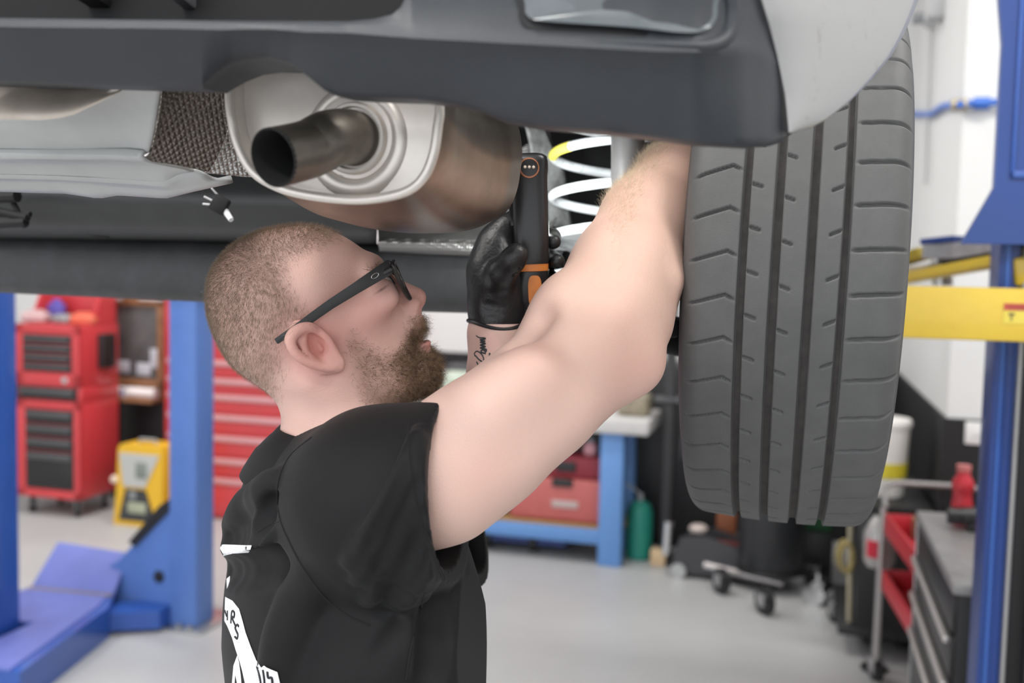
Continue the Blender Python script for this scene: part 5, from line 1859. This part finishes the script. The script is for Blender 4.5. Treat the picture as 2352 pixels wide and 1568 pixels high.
# ------------------------------------------------------------------ shirt
shirt = Field((-.47, .76, .98), (.08, 1.46, 1.70), 0.0026)
shirt.chain([((-.170, 1.09, 1.00), .200), ((-.170, 1.09, 1.22), .203), ((-.174, 1.09, 1.385), .209), ((-.190, 1.095, 1.460), .172)], .03, squash=(TH_, 1.6))
shirt.chain([(at(775, 1185, 1.09), .075), (at(870, 1140, .985), .078)], .05)
shirt.chain([(at(775, 1185, 1.11), .075), (LSH + np.array([.02, 0, -.01]), .078)], .05)
sleeve = [(at(800, 1195, 1.0), .088), (at(880, 1155, .955), .090), (at(1090, 1106, .925), .083)]
shirt.chain(sleeve, .022)
shirt.chain([(LSH + np.array([.02, 0, 0]), .092), ((-.02, 1.25, 1.470), .086)], .04)
p1, p2, p3 = at(1038, 926, .955), at(1064, 1318, .965), at(986, 1090, .86)
nrm = np.cross(p2 - p1, p3 - p1)
nrm = nrm if nrm[0] > 0 else -nrm
shirt.half(p1, nrm, (-.14, .76, 1.30), (.08, 1.10, 1.70))
shirt.half((-.026, 1.25, 1.385), (1, -.15, .35), (-.13, 1.12, 1.3), (.08, 1.46, 1.70))
# folds: ridges and valleys laid on the cloth
def fold(pts, r, lift, y0=.78, y1=1.3, k=.012, op='add'):
    out = []
    for (x, y) in pts:
        h = shirt.hit(x, y, y0, y1)
        if h is not None:
            dirn = CAMP - h
            dirn /= np.linalg.norm(dirn)
            out.append(h + dirn * lift)
    if len(out) > 1:
        n = len(out)
        shirt.chain([(p, r * (.45 + .55 * sin(pi * (i + .6) / (n + .2)))) for i, p in enumerate(out)], k, op)


for pts in ([(968, 1010), (930, 1130), (880, 1240), (820, 1330)], [(985, 1050), (955, 1160), (905, 1290), (845, 1380)], [(1000, 1160), (965, 1260), (905, 1380)], [(1020, 1230), (990, 1310), (940, 1400)], [(1005, 1200), (978, 1285), (925, 1390)], [(960, 990), (925, 1100), (865, 1210), (800, 1290)]):
    fold(catmull(pts, 4, False), .0095, -.0005, k=.009)
for pts in ([(955, 1110), (920, 1205), (870, 1310)], [(962, 1180), (930, 1270), (875, 1370)], [(985, 1270), (965, 1325), (925, 1392)], [(935, 1060), (895, 1165), (845, 1265)], [(970, 1225), (945, 1290), (898, 1378)]):
    fold(catmull(pts, 4, False), .0075, .0030, k=.009, op='cut')
fold(catmull([(640, 1110), (590, 1150), (545, 1205), (505, 1245)], 4, False), .014, -.008, .95, 1.4, .02)
fold(catmull([(650, 1190), (610, 1240), (570, 1265), (515, 1262)], 4, False), .014, -.007, .95, 1.4, .02)
fold(catmull([(690, 1270), (630, 1300), (570, 1312), (520, 1312)], 4, False), .012, .006, .95, 1.4, .02, 'cut')
fold(catmull([(640, 1150), (600, 1190), (560, 1225), (520, 1238)], 4, False), .008, .005, .95, 1.4, .015, 'cut')
fold(catmull([(720, 1330), (690, 1400), (660, 1480), (640, 1560)], 4, False), .014, -.008, .9, 1.4, .025)
fold(catmull([(960, 1430), (920, 1490), (880, 1560)], 4, False), .014, -.007, .9, 1.4, .02)
fold(catmull([(1000, 1400), (1000, 1480), (990, 1570)], 4, False), .010, .005, .9, 1.4, .02, 'cut')
fold(catmull([(1060, 1370), (1070, 1470), (1080, 1570)], 4, False), .012, -.006, .9, 1.4, .02)
# trim the hem again after the folds; hollow sleeves, open neck
shirt.half(p1, nrm, (-.14, .76, 1.30), (.08, 1.10, 1.70))
inn = [(at(950, 1145, .935), .064), (at(1030, 1126, .93), .0735), (at(1180, 1086, .91), .080)]
shirt.chain(inn, 0, 'cut')
shirt.chain([((-.12, 1.25, 1.475), .070), ((.05, 1.25, 1.470), .080)], 0, 'cut')
shirt.chain([(at(790, 930, 1.09), .066), (at(785, 1040, 1.09), .066)], .006, 'cut')
SV, SF = shirt.mesh()
cloth_m = mat('black polo cloth', (.0042, .0042, .0048), rough=.6, var=.15, scale=60, bump=.3, bscale=1800, spec=.28)
cloth_m.node_tree.nodes['Principled BSDF'].inputs['Sheen Weight'].default_value = .05
cloth_m.node_tree.nodes['Principled BSDF'].inputs['Sheen Roughness'].default_value = .4
shirt_o = mesh_obj('polo_shirt', SV, SF, cloth_m, person, True)
sm = shirt_o.modifiers.new('smooth', 'SMOOTH')
sm.factor, sm.iterations = 0.5, 2


def on_shirt(x, y, out=.0012):
    h = shirt.hit(x, y, .76, 1.44)
    if h is None:
        return None
    d_ = CAMP - h
    return h + d_ / np.linalg.norm(d_) * out


def seam(name, pts, r, m, parent=shirt_o, n=8, out=0.0):
    P = [on_shirt(x, y, out) for x, y in catmull(pts, n, False)]
    P = [p for p in P if p is not None]
    return MB().tube(P, r, 6).build(name, m, parent, True)


seam_m = mat('dark seam thread', (.006, .006, .006), rough=.9)  # dark thread for seams and stitching
seam('shoulder_seam', [(716, 1004), (672, 1040), (645, 1085), (637, 1130), (643, 1190), (665, 1245), (700, 1310), (745, 1370), (800, 1415), (850, 1436)], .0010, seam_m)
seam('hem_stitch', [(942, 962), (938, 1010), (944, 1080), (955, 1150), (975, 1220), (1000, 1290), (1018, 1335)], .0005, seam_m)
seam('hem_stitch', [(946, 960), (942, 1010), (948, 1080), (959, 1150), (979, 1218), (1004, 1287), (1023, 1330)], .0005, seam_m)
seam('side_seam', [(975, 1360), (962, 1420), (945, 1480), (932, 1560)], .0009, seam_m)
seam('yoke_stitch', [(645, 1196), (620, 1205), (592, 1222)], .0005, seam_m)

# collar: stand folded over into a leaf round the neck
NC0, NC1 = at(789, 985, 1.09), at(772, 1072, 1.095)
rows = []
N = 56
for k, (t, r, drop) in enumerate(((0.12, .0635, .02), (0.0, .0650, 0), (.0, .0705, -.002), (.12, .0775, .004), (.45, .088, .018), (.80, .0935, .034), (.95, .0945, .040), (.93, .091, .039), (.5, .0835, .016))):
    row = []
    for i in range(N):
        a = 2 * pi * i / N
        back = .5 - .5 * cos(a)              # 0 front .. 1 nape
        dirn = TH_ * cos(a) + TW * sin(a)
        c = NC0 * (1 - .25 * t) + NC1 * .25 * t
        z = -drop - (1 - back) * (.028 + .01 * t) - .004 * sin(3 * a) * t
        rr_ = r + (.016 * t * back if k > 2 else 0)
        row.append(Vector(c + dirn * rr_ + np.array([0, 0, z])))
    rows.append(row)
co = MB().grid(rows, closed=True).build('collar', cloth_m, shirt_o, True, sharpen=60)
co.modifiers.new('thick', 'SOLIDIFY').thickness = .0018

# white print on the back
print_m = mat('white shirt print', (.82, .82, .84), rough=.6)
inkm = mat('black letter ink', (.012, .012, .016), rough=.6)


def patch(name, poly, m, out=.0016, step=4, parent=shirt_o):
    P = np.array(poly, float)
    x0, y0 = P.min(0)
    x1, y1 = P.max(0)
    bm = bmesh.new()
    vs = [bm.verts.new((x, y, 0)) for x, y in poly]
    f = bm.faces.new(vs)
    bmesh.ops.triangulate(bm, faces=[f])
    for _ in range(40):
        es = [e for e in bm.edges if (e.verts[0].co - e.verts[1].co).length > step * 1.6]
        if not es:
            break
        bmesh.ops.bisect_edges(bm, edges=es, cuts=1)
        bmesh.ops.triangulate(bm, faces=bm.faces[:])
    for v in list(bm.verts):
        h = on_shirt(v.co.x, v.co.y, out)
        if h is None:
            bm.verts.remove(v)
        else:
            v.co = Vector(h)
    bmesh.ops.recalc_face_normals(bm, faces=bm.faces[:])
    mb = MB()
    mb.addbm(bm)
    o = mb.build(name, m, parent, True)
    return o


patch('print_stripe', [(494, 1250), (504, 1256), (514, 1259), (518, 1250), (578, 1252), (575, 1262), (571, 1269), (535, 1271), (518, 1275), (510, 1279), (500, 1270), (494, 1260)], print_m)
patch('print_logo', [(517, 1370), (534, 1379), (549, 1398), (557, 1425), (564, 1452), (576, 1485), (588, 1515), (600, 1533), (606, 1528), (613, 1533), (619, 1548), (627, 1539), (637, 1543), (643, 1568), (645, 1585), (566, 1585), (556, 1540), (549, 1515), (541, 1492), (533, 1465), (522, 1438), (515, 1425)], print_m)
patch('print_logo', [(520, 1329), (528, 1322), (528, 1332), (524, 1345), (521, 1352)], print_m, .0016, 3)
patch('print_logo', [(536, 1528), (545, 1504), (549, 1520), (553, 1550), (556, 1585), (548, 1585), (545, 1545), (540, 1550), (538, 1585), (531, 1585)], print_m, .0016, 3)
for nm, pts in (('letter', [(517, 1402), (521, 1414)]), ('letter', [(523, 1402), (523, 1424)]), ('letter', [(531, 1431), (533, 1404), (539, 1407), (538, 1417), (533, 1417), (541, 1436)]), ('letter', [(549, 1438), (545, 1434), (541, 1441), (544, 1450), (547, 1457), (545, 1466), (540, 1462)]), ('letter', [(590, 1530), (597, 1552), (600, 1575)]), ('letter', [(614, 1542), (616, 1556), (624, 1556), (626, 1572)]), ('letter', [(604, 1538), (607, 1560), (608, 1580)])):
    seam(nm, pts, .0012, inkm, n=4, out=.002)

# ---- trousers and boots, below the frame, so that he stands on the floor
tro = Field((-.52, .78, .04), (.2, 1.42, 1.08), 0.007)
hipR, hipL = np.array([-.17, 1.09, 1.0]) + TW * .09, np.array([-.17, 1.09, 1.0]) - TW * .09
tro.ell((-.17, 1.09, 1.0), (.125, .185, .13), TAX, .03)
feet = []
for hip, fx in ((hipR, TW * .13 + TH_ * .06), (hipL, -TW * .13 - TH_ * .04)):
    foot = np.array([-.17, 1.09, 0]) + fx
    knee = (hip + foot) / 2 + TH_ * .03 + np.array([0, 0, .02])
    tro.chain([(hip, .1), (knee, .072), (foot + np.array([0, 0, .08]), .062)], .03)
    feet.append(foot)
tro.half((0, 0, 1.06), (0, 0, 1), (-.52, .78, 1.0), (.2, 1.42, 1.08))
TV, TF = tro.mesh()
mesh_obj('work_trousers', TV, TF, mat('dark trousers', (.03, .032, .04), rough=.85, var=.2), person, True)
boot_m = mat('black boot leather', (.02, .018, .017), rough=.5)
for foot in feet:
    bf = Field(foot + np.array([-.25, -.25, -.01]), foot + np.array([.3, .3, .2]), .006)
    a = foot + np.array([0, 0, .05])
    bf.chain([(a + np.array([0, 0, .1]), .054), (a, .05)], .02)
    bf.chain([(a - TH_ * .05, .045), (a + TH_ * .1, .046), (a + TH_ * .17 - np.array([0, 0, .008]), .04)], .03)
    bf.half((0, 0, .004), (0, 0, -1), foot + np.array([-.25, -.25, -.02]), foot + np.array([.3, .3, .05]))
    v_, f_ = bf.mesh()
    mesh_obj('work_boot', v_, f_, boot_m, person, True)

# ---- nitrile glove on the left hand, closed round the lamp
glove = Field((-.09, 1.03, 1.66), (.12, 1.27, 1.92), 0.0017)
GS = .885


def G(x, y, Y):
    return at(x, y, Y * GS)


def gch(pts, k):
    glove.chain([(p, r * GS) for p, r in pts], k)


gch([(G(1139, 742, 1.31), .0355), (G(1140, 705, 1.31), .0335), (G(1143, 660, 1.31), .0335)], .012)
# palm: a slab left of the lamp, its back to the left and behind
gch([(G(1142, 680, 1.315), .031), (G(1138, 620, 1.32), .031), (G(1152, 560, 1.33), .026)], .02)
glove.ell(G(1140, 610, 1.325), (.023, .030, .044), ((.96, .2, .0), (-.2, .96, 0), (.05, 0, 1)), .02)
# fingers go behind the lamp and come back on its right side
for (ya, yb, yc, r, reach) in ((545, 540, 555, .0112, 1272), (588, 592, 600, .0116, 1280), (632, 640, 648, .0113, 1283), (672, 686, 690, .0102, 1276)):
    gch([(G(1150, ya, 1.335), r + .002), (G(1180, ya - 8, 1.368), r + .001), (G(1232, yb, 1.362), r), (G(1268, yb + 4, 1.335), r - .0006), (G(reach, yc, 1.305), r - .0016)], .006)
# thumb leaves the side of the palm and presses along the near face of the lamp
gch([(G(1138, 668, 1.295), .019), (G(1152, 628, 1.268), .0165), (G(1178, 596, 1.252), .0138), (G(1188, 582, 1.247), .0125)], .012)
gch([(G(1140, 560, 1.32), .018), (G(1168, 520, 1.325), .0135), (G(1186, 500, 1.33), .011)], .014)
for y in (700, 716):
    glove.cone(G(1112, y, 1.272), G(1168, y + 8, 1.270), .0014, .0014, .008, 'cut')
glove.cone(G(1160, 600, 1.25), G(1192, 612, 1.245), .0012, .0012, .004, 'cut')
glove.cone(G(1152, 618, 1.255), G(1182, 628, 1.25), .0012, .0012, .004, 'cut')
GVv, GFf = glove.mesh()
glove_m = mat('black nitrile', (.014, .014, .015), rough=.42, bump=.3, bscale=260)
go = mesh_obj('glove', GVv, GFf, glove_m, person, True)
go['label'] = 'black nitrile glove on the left hand'
sm = go.modifiers.new('smooth', 'SMOOTH')
sm.iterations = 2
pts = []
for i in range(40):
    a = 2 * pi * i / 40
    c = G(1139, 744, 1.31)
    pts.append(Vector((c[0] + .0325 * cos(a), c[1] + .0325 * sin(a), c[2] + .004 * sin(2 * a + 1))))
MB().tube(pts, .0023, 8, closed=True).build('cuff', glove_m, go, True)

# ---- tattoo lettering on the left forearm, drawn on the skin
tat_m = mat('tattoo ink', (.035, .04, .045), rough=.6)


def skin_stroke(parent, pts, r):
    P = []
    for x, y in catmull(pts, 5, False):
        h = body.hit(x, y, 1.06, 1.3)
        if h is not None:
            P.append(h)
    if len(P) > 2:
        MB().tube(P, r, 6).build('ink_stroke', tat_m, parent, True)


tat = thing('tattoo', None, None)
tat.parent = person
tat.matrix_parent_inverse = world_of(person).inverted()
for st, r in (([(1091.4, 817.6), (1090.1, 811.0), (1096.1, 806.3), (1104.8, 811.6), (1110.2, 820.3), (1111.5, 831.0)], 0.0008), ([(1092.1, 816.3), (1100.8, 825.7), (1111.5, 832.4), (1126.2, 838.0)], 0.0009), ([(1112.8, 831.0), (1120.9, 824.3), (1124.6, 817.6), (1124.6, 810.3)], 0.001), ([(1094.8, 831.0), (1100.1, 839.7), (1108.2, 843.3)], 0.0009), ([(1116.2, 811.6), (1107.5, 809.6), (1105.1, 805.6), (1110.2, 802.9), (1115.8, 807.6), (1116.2, 801.6), (1103.2, 798.9), (1115.2, 795.6), (1103.5, 792.2), (1115.2, 788.9), (1103.5, 785.5), (1114.8, 783.5)], 0.001), ([(1114.8, 783.5), (1102.8, 780.2), (1114.2, 778.2), (1112.8, 775.9), (1102.1, 775.5)], 0.0009), ([(1093.8, 770.5), (1097.4, 773.5), (1102.1, 775.5)], 0.0007)):
    skin_stroke(tat, st, r)

# ------------------------------------------------------------------ glasses
gl = thing('eyeglasses', 'black framed glasses with flat temple arms worn on the face', 'glasses', Vector(hp(800, 690, .08)))
frame_m = mat('matt black frame', (.012, .012, .013), rough=.38)
lens_m = mat('dark lens', (.01, .012, .014), rough=.06, spec=.6)
silver_m = mat('silver emblem', (.6, .6, .6), rough=.3, metal=1)
hinge = hp(893, 612, .072)
front_up, front_dn = hp(902, 603, .066), hp(940, 688, .060)
for s in (0, 1):
    Pm = (lambda p: p) if s == 0 else mir
    # temple arm: flat bar from the hinge past the ear
    path = [hp(898, 610, .070), hp(880, 622, .0745), (hp(820, 660, .0765)), hp(760, 698, .0785), hp(712, 732, .0815), hp(680, 754, .0845), hp(634, 784, .0815)]
    hts = [.0068, .0072, .0058, .0050, .0046, .0038, .0030]
    rows = []
    for i, p in enumerate(path):
        a, b = path[max(i - 1, 0)], path[min(i + 1, len(path) - 1)]
        t = (b - a) / np.linalg.norm(b - a)
        upv = np.cross(HW, t)
        upv /= np.linalg.norm(upv)
        o_ = HW * .0016
        rows.append([Vector(Pm(q)) for q in (p + upv * hts[i] + o_, p + upv * hts[i] * .0 + o_ * 1.4, p - upv * hts[i] + o_, p - upv * hts[i] - o_, p + upv * hts[i] - o_)])
    mb = MB().grid(rows, closed=True)
    n0 = len(mb.V) - 5
    mb.F.append((0, 1, 2, 3, 4))
    mb.F.append((n0, n0 + 1, n0 + 2, n0 + 3, n0 + 4))
    tp = mb.build('temple', frame_m, gl, True)
    e = []
    for i in range(24):
        a = 2 * pi * i / 24
        c = hp(861, 633, .0775)
        t = (path[1] - path[2]) / np.linalg.norm(path[1] - path[2])
        upv = np.cross(HW, t)
        e.append(Vector(Pm(c + t * .0042 * cos(a) + upv * .0021 * sin(a) + HW * .0012)))
    MB().tube(e, .00035, 6, closed=True).build('emblem', silver_m, tp, True)
# front: two rims and a bridge, curved round the face
fu = (front_up - front_dn)
fl = np.linalg.norm(fu)
fu = fu / fl
fwd = np.cross(HW, fu)
fwd = fwd if fwd @ HU > 0 else -fwd
fcen = (front_up + front_dn) / 2
fw0 = loc(fcen)[2]
c0 = fcen - HW * fw0
def FP(wv, h, depth=0.0):
    return c0 + HW * wv + fu * h + fwd * (.006 - (wv / .07) ** 2 * .008 + depth)
rim_o = [(.068, .020), (.070, .012), (.066, -.010), (.052, -.0205), (.030, -.0215), (.014, -.015), (.0105, .002), (.013, .0155), (.030, .0205), (.052, .0205)]
fr = MB()
for s in (1, -1):
    pts = [FP(s * wv, h) for wv, h in catmull(rim_o, 5)]
    fr.tube(pts, .0026, 8, closed=True)
fr.tube([FP(-.0115, .008), FP(0, .011, .001), FP(.0115, .008)], .0028, 8)
for s in (1, -1):
    fr.tube([FP(s * .067, .0165), FP(s * .072, .0165, -.004), FP(s * .0715, .016, -.012)], .0036, 8)
fro = fr.build('frame', frame_m, gl, True)
for s in (1, -1):
    inner = [(wv * .94 + .0025, h * .93) for wv, h in catmull(rim_o, 5)]
    mb = MB()
    n = len(inner)
    V = [FP(s * a, h) for a, h in inner] + [FP(s * .04, 0, .001)]
    mb.add(V, [(i, (i + 1) % n, n) for i in range(n)])
    lo = mb.build('lens', lens_m, gl, True)
    lo.modifiers.new('thick', 'SOLIDIFY').thickness = .0015
# ================================================================== inspection lamp in the gloved hand
lamp_t = thing('work_light', 'black hand held inspection lamp with orange trim in the gloved hand', 'work light', Vector(at(1230, 712, 1.15)))
lp_m = mat('black lamp rubber', (.012, .012, .013), rough=.32)
lo_m = mat('orange lamp trim', (.60, .19, .035), rough=.4, var=.15, scale=60)
top, mid, bot = at(1214, 352, 1.145), at(1222, 590, 1.15), at(1226, 712, 1.155)
ax_ = (top - bot) / np.linalg.norm(top - bot)
lx = np.array([1.0, .0, 0]) - ax_ * ax_[0]
lx /= np.linalg.norm(lx)
ly = np.cross(ax_, lx)


def lring(c, w_, d_, e=3.2, n=36):
    return [Vector(c + lx * .885 * w_ * np.sign(cos(a)) * abs(cos(a)) ** (2 / e) + ly * .885 * d_ * np.sign(sin(a)) * abs(sin(a)) ** (2 / e)) for a in [2 * pi * i / n for i in range(n)]]


L = np.linalg.norm(top - bot)
def ls(sec):
    return MB().grid([lring(bot + ax_ * L * t, w_, d_) for t, w_, d_ in sec], closed=True)
ls([(1.0, .0002, .0002), (1.0, .012, .010), (.992, .019, .014), (.975, .0235, .0165), (.95, .0245, .0175), (.90, .0248, .0175), (.86, .0238, .0165), (.84, .0236, .0165), (.50, .0230, .0160), (.32, .0225, .0155), (.30, .0215, .0150), (.295, .0002, .0002)]).build('body', lp_m, lamp_t, True, sharpen=50)
ls([(.302, .0002, .0002), (.302, .0212, .0148), (.255, .0208, .0145), (.25, .0002, .0002)]).build('trim_ring', lo_m, lamp_t, True, sharpen=40)
ls([(.252, .0002, .0002), (.252, .0212, .0150), (.06, .0205, .0145), (.02, .018, .012), (.0, .010, .007), (.0, .0002, .0002)]).build('foot', lp_m, lamp_t, True, sharpen=50)
pc_ = bot + ax_ * L * .125 - ly * 0
fd = -ly if (-ly)[1] < 0 else ly
ly = -fd
rows = []
for i in range(28):
    a = 2 * pi * i / 28
    w_, h_2 = .0078, .0185
    x_ = w_ * np.sign(cos(a)) * abs(cos(a)) ** .6 + .002
    z_ = h_2 * np.sign(sin(a)) * abs(sin(a)) ** .6
    rows.append((x_, z_))
MB().prism(rows, pc_ + fd * .0105, lx, ax_, fd, .0042).build('trim_panel', lo_m, lamp_t, True, sharpen=40)
ec = bot + ax_ * L * .905 + fd * .0137
qe = Matrix.Translation(ec) @ Vector(fd).to_track_quat('Z', 'Y').to_matrix().to_4x4()
MB().lathe([(.0118, 0), (.0112, .0024), (.0100, .0026), (.0094, .001)], qe, 36).build('lens_ring', mat('copper ring', (.42, .17, .09), rough=.3, metal=.6), lamp_t, True)
led = MB().lathe([(.0096, .0008), (.008, .0006), (.005, .0002), (.0001, 0)], qe, 36).build('reflector', mat('copper reflector', (.62, .33, .22), rough=.2, metal=.9), lamp_t, True)
for dx in (-.0048, 0, .0048):
    MB().lathe([(.0022, 0), (.0016, .0018), (.0001, .0022)], qe @ Matrix.Translation((dx, .001, 0)), 14).build('led', mat('led lens', (.75, .62, .5), rough=.1), led, True)
# light strip along the side that faces the spring
led_m = mat('lit led strip', (1, 1, 1), rough=.5, emit=(.95, 1, .98), estr=6)
out = lx * .18 + ly * .98
out /= np.linalg.norm(out)
s0 = bot + ax_ * L * .42 + lx * .0195 + ly * .0085
M = Matrix(((lx[0], ly[0], ax_[0], s0[0]), (lx[1], ly[1], ax_[1], s0[1]), (lx[2], ly[2], ax_[2], s0[2]), (0, 0, 0, 1)))
MB().box(-.0012, .0012, -.002, .006, 0, L * .42, .0004, M=M).build('light_strip', led_m, lamp_t, True)
ll = bpy.data.lights.new('led_strip_light', 'AREA')
ll.shape, ll.size, ll.size_y, ll.energy, ll.color = 'RECTANGLE', .018, L * .42, .7, (.95, 1, .98)
ll.spread = radians(105)
lobj = bpy.data.objects.new('led_strip_light', ll)
COL.objects.link(lobj)
sc0 = bot + ax_ * L * .63 + out * .024
zax = -out
yax = ax_
xax = np.cross(yax, zax)
lobj.matrix_world = Matrix(((xax[0], yax[0], zax[0], sc0[0]), (xax[1], yax[1], zax[1], sc0[1]), (xax[2], yax[2], zax[2], sc0[2]), (0, 0, 0, 1)))
MB().tube([Vector(bot + ax_ * L * t - lx * (.0207 + .0008 * sin(t * 20))) for t in (.55, .6, .65, .7, .74)], .0035, 8).build('side_clip', mat('glossy black clip', (.02, .02, .022), rough=.12), lamp_t, True)

# ------------------------------------------------------------------ repeats belong together
for o in list(scene.objects):
    if o.parent is None and 'category' in o:
        g = {'sticky_note': 'pale notes on the chalkboard', 'paper_roll': 'paper rolls on the chalkboard ledge', 'paper_sheet': 'white cards on the chalkboard frame', 'spray_can': 'cans in the red trolley', 'lift_post': 'blue lift posts', 'tool_case': 'red tool cases on the bench shelf', 'lift_swing_arm': 'yellow arms of the lift', 'tool_cabinet': 'tool cabinets', 'air_line': 'blue air pipes on the wall'}.get(o.name.split('.')[0])
        if g:
            o['group'] = g
